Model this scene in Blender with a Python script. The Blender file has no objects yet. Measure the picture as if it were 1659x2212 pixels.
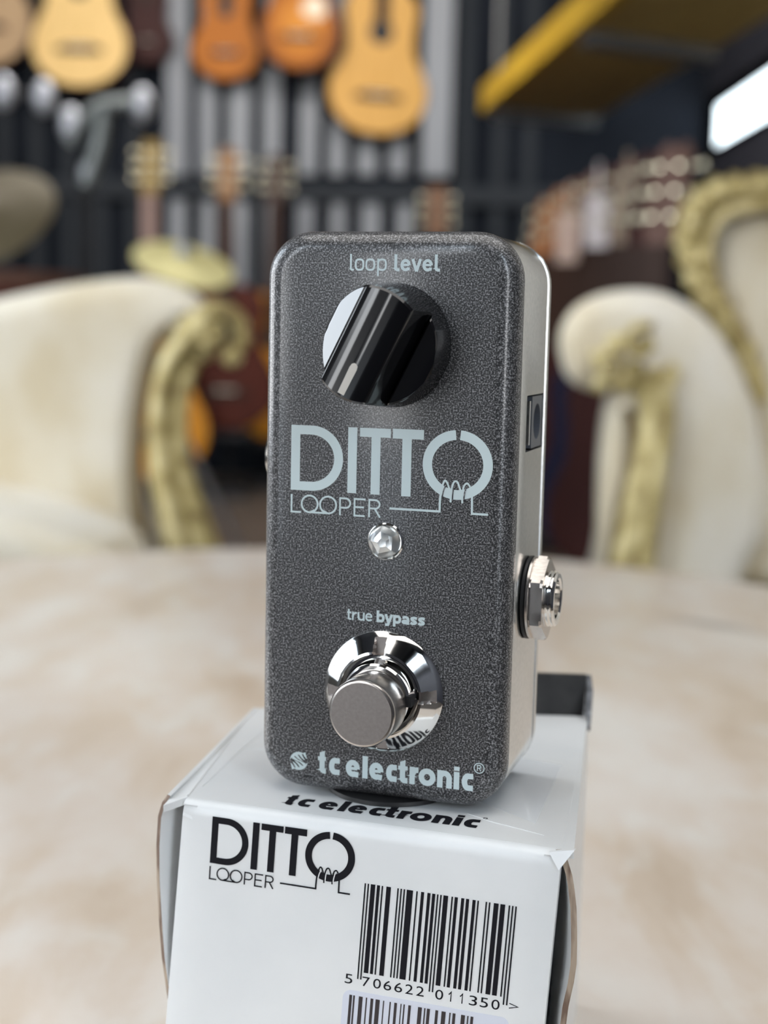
import bpy, bmesh, math, random
from mathutils import Vector, Matrix
random.seed(7)
C = bpy.context.scene.collection
S = bpy.context.scene
PI = math.pi
MM = 0.001

# ------------------------------------------------------------------ camera, world, lights, exposure
Z0 = 0.5138                      # height of the pedal's underside above the floor
F = 3066.0                       # focal length in pixels of the 1659 x 2212 frame
CAM_D, CAM_Z, PITCH, ROLL = 0.227615, 0.0768355, 0.125278, 0.0220745
CAM = Vector((0.0, -CAM_D, Z0 + CAM_Z))
cp, sp, cr, sr = math.cos(PITCH), math.sin(PITCH), math.cos(ROLL), math.sin(ROLL)
FW, UP0, RT0 = Vector((0, cp, -sp)), Vector((0, sp, cp)), Vector((1, 0, 0))
RT = RT0 * cr + UP0 * sr
UP = UP0 * cr - RT0 * sr
cd = bpy.data.cameras.new('camera')
cam = bpy.data.objects.new('camera', cd)
C.objects.link(cam)
cam.matrix_world = Matrix(((RT.x, UP.x, -FW.x, CAM.x), (RT.y, UP.y, -FW.y, CAM.y), (RT.z, UP.z, -FW.z, CAM.z), (0, 0, 0, 1)))
cd.sensor_fit = 'VERTICAL'
cd.sensor_height = 36.0
cd.sensor_width = 27.0
cd.lens = F / 2212 * 36.0
cd.clip_start = 0.01
cd.clip_end = 100
cd.dof.use_dof = True
cd.dof.focus_distance = 0.2235
cd.dof.aperture_fstop = cd.lens / 3.6
S.camera = cam

S.view_settings.view_transform = 'Standard'
S.view_settings.look = 'None'
S.view_settings.gamma = 1.0
S.view_settings.use_curve_mapping = False
S.view_settings.exposure = 0.15
S.cycles.use_denoising = True
S.cycles.max_bounces = 8
S.cycles.diffuse_bounces = 4
S.cycles.glossy_bounces = 4
S.cycles.caustics_reflective = False
S.cycles.caustics_refractive = False

W_ = bpy.data.worlds.new('sky')
S.world = W_
W_.use_nodes = True
nt = W_.node_tree
bg = nt.nodes['Background']
tc_ = nt.nodes.new('ShaderNodeTexCoord')
sx = nt.nodes.new('ShaderNodeSeparateXYZ')
rp = nt.nodes.new('ShaderNodeValToRGB')
nt.links.new(tc_.outputs['Generated'], sx.inputs[0])
nt.links.new(sx.outputs['Z'], rp.inputs[0])
rp.color_ramp.elements[0].position = 0.0
rp.color_ramp.elements[0].color = (0.96, 0.97, 0.98, 1)
rp.color_ramp.elements[1].position = 0.6
rp.color_ramp.elements[1].color = (0.72, 0.86, 1.0, 1)
nt.links.new(rp.outputs[0], bg.inputs['Color'])
bg.inputs['Strength'].default_value = 7.4

def area(name, loc, target, sx_, sy_, power, col):
    l = bpy.data.lights.new(name, 'AREA')
    l.shape = 'RECTANGLE'; l.size = sx_; l.size_y = sy_; l.energy = power; l.color = col
    o = bpy.data.objects.new(name, l); C.objects.link(o)
    o.location = loc
    o.rotation_euler = (Vector(target) - Vector(loc)).to_track_quat('-Z', 'Y').to_euler()
    return o
area('overhead_fill_shop', (-0.4, 3.6, 2.4), (-0.4, 4.9, 0.9), 2.2, 0.8, 80, (1.0, 0.97, 0.93))  # unseen overhead fill, added to brighten the hung guitars
area('overhead_fill_table', (0.1, 0.5, 2.45), (0.1, 0.6, 0.5), 2.2, 2.8, 43, (1.0, 0.98, 0.95))  # unseen overhead fill, added to brighten the table and box top

# ------------------------------------------------------------------ helpers
def ray(u, v):
    a, b = u - 829.5, v - 1106.0
    return RT * a - UP * b + FW * F
def at(u, v, Y):
    """the point of the place seen at pixel (u, v) that lies in the plane y = Y"""
    r_ = ray(u, v)
    return CAM + r_ * ((Y - CAM.y) / r_.y)
def ppm(Y):
    return F / ((Y + CAM_D))

def empty(name, loc, rz=0.0, label=None, cat=None, group=None):
    o = bpy.data.objects.new(name, None); C.objects.link(o)
    o.location = loc; o.rotation_euler = (0, 0, rz); o.empty_display_size = 0.01
    if label: tag(o, label, cat, group)
    return o
def tag(o, label, cat, group=None):
    o['label'] = label; o['category'] = cat
    if group: o['group'] = group
    return o
def mk(name, V, Fc, mats, parent=None, smooth=None, fm=None, kind=None):
    me = bpy.data.meshes.new(name)
    me.from_pydata([tuple(v) for v in V], [], [tuple(f) for f in Fc])
    if not isinstance(mats, (list, tuple)): mats = [mats]
    for m in mats: me.materials.append(m)
    if fm: me.polygons.foreach_set('material_index', fm)
    bm = bmesh.new(); bm.from_mesh(me)
    bmesh.ops.recalc_face_normals(bm, faces=bm.faces)
    bm.to_mesh(me); bm.free()
    if smooth is not None:
        me.polygons.foreach_set('use_smooth', [True] * len(me.polygons))
        me.set_sharp_from_angle(angle=math.radians(smooth))
    me.update()
    o = bpy.data.objects.new(name, me); C.objects.link(o)
    if parent: o.parent = parent
    if kind: o['kind'] = kind
    return o
class MB:
    def __init__(s): s.V = []; s.F = []; s.M = []
    def add(s, V, Fc, m=0):
        n = len(s.V); s.V += [Vector(v) for v in V]; s.F += [[i + n for i in f] for f in Fc]; s.M += [m] * len(Fc)
    def box(s, lo, hi, m=0):
        x0, y0, z0 = lo; x1, y1, z1 = hi
        s.add([(x0, y0, z0), (x1, y0, z0), (x1, y1, z0), (x0, y1, z0), (x0, y0, z1), (x1, y0, z1), (x1, y1, z1), (x0, y1, z1)],
              [(0, 3, 2, 1), (4, 5, 6, 7), (0, 1, 5, 4), (1, 2, 6, 5), (2, 3, 7, 6), (3, 0, 4, 7)], m)
    def loops(s, L, m=0, cap0=True, cap1=True, closed=True):
        n = len(L[0]); V = [v for l in L for v in l]; Fc = []
        for k in range(len(L) - 1):
            for i in range(n if closed else n - 1):
                j = (i + 1) % n
                Fc.append((k * n + i, k * n + j, (k + 1) * n + j, (k + 1) * n + i))
        if cap0: Fc.append(tuple(range(n))[::-1])
        if cap1: Fc.append(tuple((len(L) - 1) * n + i for i in range(n)))
        s.add(V, Fc, m)
    def lathe(s, prof, o, ax, n=48, m=0, cap0=True, cap1=True, ph=0.0, sq=None):
        """prof = [(radius, height)] turned about the axis ax through o"""
        ax = Vector(ax).normalized()
        a = ax.orthogonal().normalized() if sq is None else Vector(sq)
        b = ax.cross(a)
        s.loops([[Vector(o) + ax * h + (a * math.cos(ph + 2 * PI * i / n) + b * math.sin(ph + 2 * PI * i / n)) * r for i in range(n)] for r, h in prof], m, cap0, cap1)
    def tube(s, P, R, n=12, m=0):
        P = [Vector(p) for p in P]
        if not isinstance(R, (list, tuple)): R = [R] * len(P)
        L = []; prev = None
        for i, p in enumerate(P):
            t = (P[min(i + 1, len(P) - 1)] - P[max(i - 1, 0)]).normalized()
            a = prev - t * prev.dot(t) if prev else t.orthogonal()
            a.normalize(); prev = a; b = t.cross(a)
            L.append([p + (a * math.cos(2 * PI * k / n) + b * math.sin(2 * PI * k / n)) * R[i] for k in range(n)])
        s.loops(L, m)
    def ball(s, c, r, n=16, m=0, sc=(1, 1, 1)):
        L = []
        for i in range(1, n // 2):
            th = PI * i / (n // 2)
            L.append([Vector(c) + Vector((r * sc[0] * math.sin(th) * math.cos(2 * PI * k / n), r * sc[1] * math.sin(th) * math.sin(2 * PI * k / n), r * sc[2] * math.cos(th))) for k in range(n)])
        s.loops(L, m)
    def build(s, name, mats, parent=None, smooth=None, kind=None):
        return mk(name, s.V, s.F, mats, parent, smooth, s.M, kind)
def spline(P, k=8, closed=False):
    out = []; n = len(P)
    P = [Vector(p) for p in P]
    rng = range(n) if closed else range(n - 1)
    for i in rng:
        if closed: a, b, c, d = P[i - 1], P[i], P[(i + 1) % n], P[(i + 2) % n]
        else: a, b, c, d = P[max(i - 1, 0)], P[i], P[i + 1], P[min(i + 2, n - 1)]
        for j in range(k):
            t = j / k
            out.append(0.5 * ((2 * b) + (c - a) * t + (2 * a - 5 * b + 4 * c - d) * t * t + (3 * b - a - 3 * c + d) * t ** 3))
    if not closed: out.append(P[-1])
    return out
def resample(P, R, k=6):
    Q = spline(P, k)
    RR = [R[min(i // k, len(R) - 2)] * (1 - (i % k) / k) + R[min(i // k, len(R) - 2) + 1] * ((i % k) / k) for i in range(len(Q) - 1)] + [R[-1]]
    return Q, RR

# ------------------------------------------------------------------ materials
def M(name, col, rough=0.5, metal=0.0, coat=0.0, coat_rough=0.05, **kw):
    m = bpy.data.materials.new(name); m.use_nodes = True
    b = m.node_tree.nodes['Principled BSDF']
    b.inputs['Base Color'].default_value = (*col, 1)
    b.inputs['Roughness'].default_value = rough
    b.inputs['Metallic'].default_value = metal
    b.inputs['Coat Weight'].default_value = coat
    b.inputs['Coat Roughness'].default_value = coat_rough
    for k, v in kw.items(): b.inputs[k.replace('_', ' ')].default_value = v
    return m
def N(m, t, **kw):
    n = m.node_tree.nodes.new(t)
    for k, v in kw.items(): setattr(n, k, v)
    return n
def lk(m, a, b): m.node_tree.links.new(a, b)
def noise_mix(m, scale, stops, detail=3.0, stretch=None, bump=0.0, rough=0.5, seed=0.0, dist=0.0):
    """colour from a noise in object space through a ramp; optional bump"""
    b = m.node_tree.nodes['Principled BSDF']
    tc = N(m, 'ShaderNodeTexCoord'); mp = N(m, 'ShaderNodeMapping')
    lk(m, tc.outputs['Object'], mp.inputs[0])
    if stretch: mp.inputs['Scale'].default_value = stretch
    mp.inputs['Location'].default_value = (seed, seed, seed)
    n = N(m, 'ShaderNodeTexNoise'); n.inputs['Scale'].default_value = scale; n.inputs['Detail'].default_value = detail
    n.inputs['Roughness'].default_value = rough; n.inputs['Distortion'].default_value = dist
    lk(m, mp.outputs[0], n.inputs['Vector'])
    r = N(m, 'ShaderNodeValToRGB')
    while len(r.color_ramp.elements) < len(stops): r.color_ramp.elements.new(0.5)
    for e_, (p_, c_) in zip(r.color_ramp.elements, stops): e_.position = p_; e_.color = (*c_, 1)
    lk(m, n.outputs['Fac'], r.inputs[0]); lk(m, r.outputs[0], b.inputs['Base Color'])
    if bump:
        bp = N(m, 'ShaderNodeBump'); bp.inputs['Strength'].default_value = bump; bp.inputs['Distance'].default_value = 0.001
        lk(m, n.outputs['Fac'], bp.inputs['Height']); lk(m, bp.outputs[0], b.inputs['Normal'])
    return m

paint = noise_mix(M('flake_paint', (0.06, 0.06, 0.06), 0.45, 0.18, 0.55, 0.11), 3900, [(0.36, (0.010, 0.010, 0.011)), (0.50, (0.050, 0.049, 0.051)), (0.67, (0.30, 0.295, 0.30))], 1.5)
knock = paint
ink_white = M('pale_print', (0.62, 0.72, 0.73), 0.45)
ink_black = M('black_print', (0.006, 0.006, 0.010), 0.6, Specular_IOR_Level=0.2)
brushed = noise_mix(M('satin_aluminium', (0.7, 0.7, 0.69), 0.24, 1.0), 1500, [(0.35, (0.70, 0.70, 0.69)), (0.65, (0.80, 0.80, 0.79))], 3)
chrome = M('chrome', (0.86, 0.85, 0.83), 0.07, 1.0)
nickel = noise_mix(M('nickel', (0.62, 0.57, 0.53), 0.22, 1.0), 900, [(0.3, (0.60, 0.55, 0.51)), (0.7, (0.72, 0.67, 0.63))], 3, (1, 1, 9))
satin = noise_mix(M('satin_nickel', (0.5, 0.45, 0.42), 0.36, 1.0), 1800, [(0.3, (0.36, 0.325, 0.305)), (0.7, (0.41, 0.37, 0.35))], 3)
black_gloss = M('black_plastic', (0.004, 0.004, 0.005), 0.12, 0.0, 0.3)
black_soft = M('black_rubber', (0.008, 0.008, 0.009), 0.5)
black_matt = M('black_matt', (0.01, 0.01, 0.012), 0.6)
jack_plastic = M('jack_plastic', (0.10, 0.11, 0.13), 0.3)
line_white = M('pointer_white', (0.62, 0.58, 0.52), 0.4)
lens = M('clear_lens', (0.97, 0.99, 0.98), 0.02, 0.0, Transmission_Weight=1.0, IOR=1.45)
card = noise_mix(M('white_card', (0.8, 0.8, 0.79), 0.38, 0.0, 0.25, 0.25), 55, [(0.3, (0.78, 0.795, 0.80)), (0.7, (0.84, 0.85, 0.85))], 5, None, 0.06)
card_edge = noise_mix(M('brown_card_edge', (0.3, 0.22, 0.16), 0.8), 700, [(0.4, (0.17, 0.11, 0.08)), (0.6, (0.42, 0.33, 0.25))], 2, (1, 1, 0.2))
card_dark = noise_mix(M('charcoal_card', (0.02, 0.02, 0.02), 0.6), 150, [(0.35, (0.012, 0.012, 0.013)), (0.7, (0.035, 0.034, 0.034))], 4)
sticker_m = M('sticker_paper', (0.70, 0.73, 0.82), 0.4)
sticker_ink = M('sticker_ink', (0.03, 0.022, 0.025), 0.4)
tape_m = M('clear_tape', (0.9, 0.93, 0.97), 0.06, 0.0, 0.0, Alpha=0.16)

marble = M('beige_marble', (0.6, 0.52, 0.43), 0.32)
def marble_nodes(m):
    b = m.node_tree.nodes['Principled BSDF']
    tc = N(m, 'ShaderNodeTexCoord'); mp = N(m, 'ShaderNodeMapping'); mp.inputs['Scale'].default_value = (1.35, 0.6, 1)
    mp.inputs['Rotation'].default_value = (0, 0, 0.35)
    lk(m, tc.outputs['Object'], mp.inputs[0])
    n1 = N(m, 'ShaderNodeTexNoise'); n1.inputs['Scale'].default_value = 19; n1.inputs['Detail'].default_value = 8; n1.inputs['Roughness'].default_value = 0.55; n1.inputs['Distortion'].default_value = 0.3
    lk(m, mp.outputs[0], n1.inputs['Vector'])
    r1 = N(m, 'ShaderNodeValToRGB'); el = r1.color_ramp.elements
    el[0].position = 0.30; el[0].color = (0.54, 0.435, 0.33, 1); el[1].position = 0.72; el[1].color = (0.75, 0.705, 0.65, 1)
    x = el.new(0.43); x.color = (0.63, 0.53, 0.43, 1); x = el.new(0.54); x.color = (0.68, 0.60, 0.525, 1)
    lk(m, n1.outputs['Fac'], r1.inputs[0])
    n2 = N(m, 'ShaderNodeTexNoise'); n2.inputs['Scale'].default_value = 33; n2.inputs['Detail'].default_value = 6; n2.inputs['Distortion'].default_value = 0.6
    lk(m, mp.outputs[0], n2.inputs['Vector'])
    r2 = N(m, 'ShaderNodeValToRGB'); r2.color_ramp.elements[0].position = 0.50; r2.color_ramp.elements[0].color = (0, 0, 0, 1)
    r2.color_ramp.elements[1].position = 0.72; r2.color_ramp.elements[1].color = (0.7, 0.7, 0.7, 1)
    lk(m, n2.outputs['Fac'], r2.inputs[0])
    mx = N(m, 'ShaderNodeMixRGB'); mx.inputs[2].default_value = (0.74, 0.71, 0.66, 1)
    lk(m, r2.outputs[0], mx.inputs[0]); lk(m, r1.outputs[0], mx.inputs[1])
    # one grey streak across the table top
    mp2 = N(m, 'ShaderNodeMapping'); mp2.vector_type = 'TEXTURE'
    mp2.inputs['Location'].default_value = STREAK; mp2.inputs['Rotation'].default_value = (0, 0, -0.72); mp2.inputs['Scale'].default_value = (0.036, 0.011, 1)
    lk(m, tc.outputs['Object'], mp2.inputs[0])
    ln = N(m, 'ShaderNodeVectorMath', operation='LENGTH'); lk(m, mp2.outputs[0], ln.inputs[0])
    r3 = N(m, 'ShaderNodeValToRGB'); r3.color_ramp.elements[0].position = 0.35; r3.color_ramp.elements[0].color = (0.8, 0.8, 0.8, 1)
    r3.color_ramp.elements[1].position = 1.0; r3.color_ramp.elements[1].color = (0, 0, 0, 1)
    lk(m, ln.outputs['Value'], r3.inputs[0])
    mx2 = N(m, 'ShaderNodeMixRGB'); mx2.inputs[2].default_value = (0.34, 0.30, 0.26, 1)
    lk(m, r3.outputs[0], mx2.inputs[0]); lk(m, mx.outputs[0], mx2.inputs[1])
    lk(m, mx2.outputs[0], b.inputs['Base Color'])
TABLE_Z = Z0 - 0.0638
TAB = Vector((-0.020, 0.276, TABLE_Z))
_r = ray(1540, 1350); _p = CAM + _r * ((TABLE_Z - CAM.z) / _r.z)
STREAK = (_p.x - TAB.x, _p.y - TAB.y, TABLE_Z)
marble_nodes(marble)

cream = noise_mix(M('cream_damask', (0.74, 0.67, 0.54), 0.7, 0.0, Sheen_Weight=0.4), 9, [(0.35, (0.66, 0.57, 0.40)), (0.5, (0.76, 0.70, 0.57)), (0.66, (0.82, 0.78, 0.70))], 4, (1, 1, 0.6))
gold = noise_mix(M('aged_gilt', (0.5, 0.38, 0.14), 0.42, 0.2), 42, [(0.34, (0.24, 0.175, 0.065)), (0.48, (0.46, 0.37, 0.15)), (0.66, (0.70, 0.60, 0.32))], 4)
gold_dark = M('dark_gilt', (0.17, 0.12, 0.055), 0.5, 0.2)
brass = M('cymbal_brass', (0.40, 0.37, 0.17), 0.5, 0.4)
bronze = M('cymbal_bronze', (0.125, 0.10, 0.055), 0.5, 0.4)
steel = M('steel_chrome', (0.50, 0.51, 0.53), 0.35, 1.0)
steel_dim = M('dull_steel', (0.22, 0.235, 0.23), 0.45, 0.7)
clamp_m = M('bright_clamp', (0.60, 0.61, 0.66), 0.4, 0.5)
peg_m = M('pale_tuner', (0.75, 0.70, 0.52), 0.15, 0.6)
slat_m = noise_mix(M('grey_slat', (0.36, 0.37, 0.40), 0.5), 3, [(0.3, (0.21, 0.22, 0.245)), (0.7, (0.29, 0.30, 0.32))], 3, (3, 1, 0.4))
wall_m = noise_mix(M('charcoal_wall', (0.02, 0.022, 0.026), 0.9, Specular_IOR_Level=0.08), 3, [(0.3, (0.007, 0.009, 0.013)), (0.7, (0.016, 0.019, 0.026))], 3)
rail_m = M('grey_rail', (0.035, 0.039, 0.045), 0.8, Specular_IOR_Level=0.1)
ceil_m = noise_mix(M('ceiling_paint', (0.05, 0.052, 0.06), 0.8), 2, [(0.3, (0.04, 0.042, 0.05)), (0.7, (0.065, 0.067, 0.075))])
side_wall_m = noise_mix(M('side_wall_paint', (0.3, 0.29, 0.28), 0.8), 2, [(0.3, (0.10, 0.10, 0.10)), (0.7, (0.14, 0.138, 0.135))])
bounce_panel_m = noise_mix(M('pale_bounce', (0.6, 0.57, 0.5), 0.6), 2, [(0.3, (0.52, 0.50, 0.46)), (0.7, (0.60, 0.58, 0.53))])  # pale colour of the added bounce panel
dark_wall_m = noise_mix(M('dark_side_wall', (0.02, 0.02, 0.03), 0.7), 2, [(0.3, (0.012, 0.013, 0.02)), (0.7, (0.03, 0.03, 0.042))])
floor_m = noise_mix(M('brown_floor', (0.1, 0.08, 0.065), 0.5), 6, [(0.3, (0.055, 0.042, 0.034)), (0.7, (0.105, 0.085, 0.07))], 5, (0.3, 3, 1))
pave_m = noise_mix(M('pavement', (0.3, 0.29, 0.28), 0.8), 4, [(0.3, (0.22, 0.215, 0.21)), (0.7, (0.32, 0.31, 0.30))], 5)
yellow = noise_mix(M('yellow_paint', (0.75, 0.46, 0.03), 0.5), 6, [(0.3, (0.46, 0.27, 0.012)), (0.7, (0.60, 0.37, 0.025))], 4)
batten_m = M('grey_batten', (0.16, 0.16, 0.16), 0.6)
M_wood = {}
def wood(name, c0, c1, rough=0.5, coat=0.0):
    if name not in M_wood:
        M_wood[name] = noise_mix(M(name, c1, rough, 0.0, coat, Specular_IOR_Level=0.15), 14, [(0.3, c0), (0.7, c1)], 4, (6, 1, 0.5))
    return M_wood[name]
spruce = wood('pale_spruce', (0.78, 0.52, 0.20), (0.90, 0.62, 0.27))
cedar = wood('amber_cedar', (0.62, 0.34, 0.09), (0.74, 0.42, 0.13))
peach = wood('peach_spruce', (0.52, 0.35, 0.20), (0.60, 0.41, 0.24))
mahog = wood('orange_mahogany', (0.40, 0.125, 0.014), (0.50, 0.165, 0.022))
redw = wood('dark_red_wood', (0.032, 0.009, 0.008), (0.055, 0.015, 0.012))
brownw = wood('brown_wood', (0.10, 0.045, 0.022), (0.15, 0.07, 0.035))
headw = wood('brown_head', (0.11, 0.06, 0.045), (0.17, 0.10, 0.085))
rosew = wood('rosewood', (0.028, 0.014, 0.010), (0.05, 0.026, 0.018))
maple = wood('maple_neck', (0.50, 0.30, 0.20), (0.60, 0.38, 0.27))
pinkw = wood('pale_neck', (0.55, 0.42, 0.40), (0.66, 0.52, 0.49))
navy = M('navy_lacquer', (0.008, 0.010, 0.035), 0.25, 0.0, 0.6)
amber = wood('amber_lacquer', (0.50, 0.20, 0.02), (0.62, 0.27, 0.03))
sunb = M('sunburst', (0.5, 0.2, 0.02), 0.5, 0.0, 0.0, Specular_IOR_Level=0.15)
def sunburst_nodes(m):
    b = m.node_tree.nodes['Principled BSDF']
    tc = N(m, 'ShaderNodeTexCoord'); mp = N(m, 'ShaderNodeMapping'); mp.vector_type = 'TEXTURE'
    mp.inputs['Location'].default_value = (0, 0, 0.165); mp.inputs['Scale'].default_value = (0.165, 10, 0.20)
    lk(m, tc.outputs['Object'], mp.inputs[0])
    ln = N(m, 'ShaderNodeVectorMath', operation='LENGTH'); lk(m, mp.outputs[0], ln.inputs[0])
    r = N(m, 'ShaderNodeValToRGB'); e0 = r.color_ramp.elements
    e0[0].position = 0.25; e0[0].color = (0.62, 0.24, 0.03, 1); e0[1].position = 0.98; e0[1].color = (0.05, 0.010, 0.006, 1)
    x = e0.new(0.65); x.color = (0.42, 0.13, 0.012, 1)
    lk(m, ln.outputs['Value'], r.inputs[0]); lk(m, r.outputs[0], b.inputs['Base Color'])
sunburst_nodes(sunb)
pearl = M('pale_guard', (0.62, 0.48, 0.30), 0.25)
ivory = M('ivory_plastic', (0.75, 0.7, 0.6), 0.35)
pane_m = bpy.data.materials.new('bright_daylight_pane'); pane_m.use_nodes = True
_b = pane_m.node_tree.nodes['Principled BSDF']
_b.inputs['Base Color'].default_value = (0.8, 0.9, 0.95, 1); _b.inputs['Emission Color'].default_value = (0.80, 0.93, 1.0, 1); _b.inputs['Emission Strength'].default_value = 4.0

# ------------------------------------------------------------------ the room
XL, XR, YF, YB, ZC = -2.3, 1.25, -1.6, 5.6, 2.6
def slab(name, lo, hi, m, kind='structure'):
    b = MB(); b.box(lo, hi); return b.build(name, m, None, None, kind)
slab('floor', (XL, YF, -0.1), (XR, YB, 0.0), floor_m)
slab('fill_body_table', (-1.05, -0.95, 2.47), (1.2, 1.95, ZC), batten_m)      # added bodies over the two unseen overhead fill lights
slab('fill_body_shop', (-1.5, 3.1, 2.48), (0.7, 4.0, ZC), batten_m)
slab('ceiling', (XL, YF, ZC), (XR, YB, ZC + 0.1), ceil_m)
slab('wall_back', (XL, YB, 0), (XR, YB + 0.1, ZC), wall_m)
b = MB()                                                  # left wall with a wide shop window
for lo, hi in (((XL - 0.1, 1.8, 0), (XL, YB, ZC)), ((XL - 0.1, YF, 0), (XL, 0.1, ZC)), ((XL - 0.1, 0.1, 0), (XL, 1.8, 0.35)), ((XL - 0.1, 0.1, 2.3), (XL, 1.8, ZC)), ((XL - 0.08, 0.72, 0.35), (XL - 0.02, 0.78, 2.3))): b.box(lo, hi)
b.build('wall_left', side_wall_m, None, None, 'structure')
slab('bounce_panel', (XR - 0.03, 0.2, 0.0), (XR - 0.002, 3.4, 2.3), bounce_panel_m)  # unseen pale panel, added to brighten the reflection in the pedal's side
b = MB()                                                  # right wall with a high window opening
wy0, wy1 = 3.9, 5.56
wz0 = CAM.z + 0.745; wz1 = CAM.z + 0.92
b.box((XR, YF, 0), (XR + 0.1, wy0, ZC)); b.box((XR, wy1, 0), (XR + 0.1, YB, ZC))
b.box((XR, wy0, 0), (XR + 0.1, wy1, wz0)); b.box((XR, wy0, wz1), (XR + 0.1, wy1, ZC))
b.build('wall_right', dark_wall_m, None, None, 'structure')
w1 = empty('window_1', (XR + 0.04, 0, 0)); w1['kind'] = 'structure'
b = MB(); b.box((0.0, wy0, wz0), (0.01, wy1, wz1)); b.build('pane', pane_m, w1)
b = MB()
for lo, hi in (((-0.04, wy0 - 0.03, wz0 - 0.03), (0.03, wy1 + 0.03, wz0)), ((-0.04, wy0 - 0.03, wz1), (0.03, wy1 + 0.03, wz1 + 0.03)), ((-0.04, wy0 - 0.03, wz0), (0.03, wy0, wz1)), ((-0.04, wy1, wz0), (0.03, wy1 + 0.03, wz1))): b.box(lo, hi)
b.build('frame', batten_m, w1)
b = MB()                                                  # unseen shop front: piers, sill, lintel; gaps shaped for light and reflections
b.box((XL, YF - 0.15, 0), (XL + 0.06, YF, ZC)); b.box((XR - 0.08, YF - 0.15, 0), (XR, YF, ZC)); b.box((XL, YF - 0.15, 2.35), (XR, YF, ZC)); b.box((-0.98, YF - 0.15, 0), (0.66, YF, ZC)); b.box((0.66, YF - 0.15, 0), (XR, YF, 0.2)); b.box((-1.50, YF - 0.15, 0), (-1.22, YF, ZC)); b.box((XL, YF - 0.15, 0), (-1.50, YF, 0.2)); b.box((-1.22, YF - 0.15, 0), (-0.98, YF, 0.2))
b.build('wall_front', dark_wall_m, None, None, 'structure')
slab('ground', (-14, -14, -0.13), (12, YB, -0.11), pave_m)
# slatted cladding of the back wall (one run of slats each)
def slats(name, xs, v0, v1, Y=YB - 0.001, m=slat_m):
    bb = MB()
    for u, w in xs:
        p0 = at(u, (v0 + v1) / 2, Y); h = w / ppm(Y) / 2
        bb.box((p0.x - h, Y - 0.03, at(u, v1, Y).z), (p0.x + h, Y, min(ZC, at(u, v0, Y).z)))
    return bb.build(name, m, None, None, 'structure')
slats('trim_1', [(385, 46), (452, 36), (522, 44), (592, 36), (672, 36), (735, 34), (800, 38), (868, 36)], -420, 378)
slats('trim_2', [(385, 34), (450, 30), (520, 34), (588, 30), (660, 34), (730, 30), (800, 38), (872, 30)], 425, 640)
slats('trim_3', [(u, 26) for u in (-60, 10, 80, 150, 220, 290, 1010, 1085, 1150)], -420, 640, m=rail_m)
b = MB(); p0 = at(0, 382, YB); p1 = at(0, 422, YB)
b.box((XL, YB - 0.05, p1.z), (XR, YB, p0.z)); p2 = at(0, 650, YB); p3 = at(0, 685, YB); b.box((XL, YB - 0.05, p3.z), (XR, YB, p2.z))
b.build('trim_4', rail_m, None, None, 'structure')
b = MB(); p0 = at(945, 200, YB - 0.06)                    # thick light upright of the cladding
b.box((p0.x - 0.055, YB - 0.10, at(945, 385, YB).z), (p0.x + 0.055, YB, ZC)); b.build('trim_5', slat_m, None, None, 'structure')

# ------------------------------------------------------------------ marble table
table = empty('round_table', (TAB.x, TAB.y, 0), 0, 'round beige marble table carrying the white box and the pedal', 'table')
AX, AY = 0.371, 0.426
prof = [(-0.02, -0.034), (-0.004, -0.030), (0, -0.022), (-0.001, -0.010), (-0.004, -0.004), (-0.010, 0.0)]
L = [[Vector((math.cos(2 * PI * i / 160) * (AX + d), math.sin(2 * PI * i / 160) * (AY + d), TABLE_Z + z)) for i in range(160)] for d, z in prof]
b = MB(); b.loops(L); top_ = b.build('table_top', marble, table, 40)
b = MB(); b.lathe([(0.16, 0.06), (0.10, 0.10), (0.055, 0.16), (0.045, 0.24), (0.06, 0.32), (0.075, 0.36), (0.14, TABLE_Z - 0.034)], (0, 0, 0), (0, 0, 1), 40); b.build('pedestal', gold, table, 40)
b = MB(); b.lathe([(0.23, 0.0), (0.23, 0.025), (0.20, 0.045), (0.16, 0.06)], (0, 0, 0), (0, 0, 1), 40); b.build('base', gold, table, 40)

# ------------------------------------------------------------------ lettering tools (2-D, millimetres)
def arc(cx, cy, rx, ry, a0, a1, n=20):
    return [(cx + rx * math.cos(math.radians(a0 + (a1 - a0) * i / n)), cy + ry * math.sin(math.radians(a0 + (a1 - a0) * i / n))) for i in range(n + 1)]
def s2(P, k=8, closed=False): return [(p.x, p.y) for p in spline([(x, y, 0) for x, y in P], k, closed)]
def ribbon(P, w, closed=False):
    """quads of a stroke of width w along P (w may be a list)"""
    P = [Vector((x, y)) for x, y in P]
    if closed and (P[0] - P[-1]).length < 1e-6: P = P[:-1]
    n = len(P); V = []; Fc = []
    for i in range(n):
        hw = (w[i] if isinstance(w, (list, tuple)) else w) / 2
        a = P[i - 1] if (i or closed) else None
        c = P[(i + 1) % n] if (i < n - 1 or closed) else None
        d1 = (P[i] - a).normalized() if a is not None else None
        d2 = (c - P[i]).normalized() if c is not None else None
        if d1 is None: d1 = d2
        if d2 is None: d2 = d1
        n1 = Vector((-d1.y, d1.x)); n2 = Vector((-d2.y, d2.x)); mn = n1 + n2
        if mn.length < 0.2: mn = n1
        mn.normalize(); k = hw / max(0.45, mn.dot(n1))
        V += [P[i] + mn * k, P[i] - mn * k]
    for i in range(n if closed else n - 1):
        j = (i + 1) % n; Fc.append((2 * i, 2 * i + 1, 2 * j + 1, 2 * j))
    return V, Fc
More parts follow.
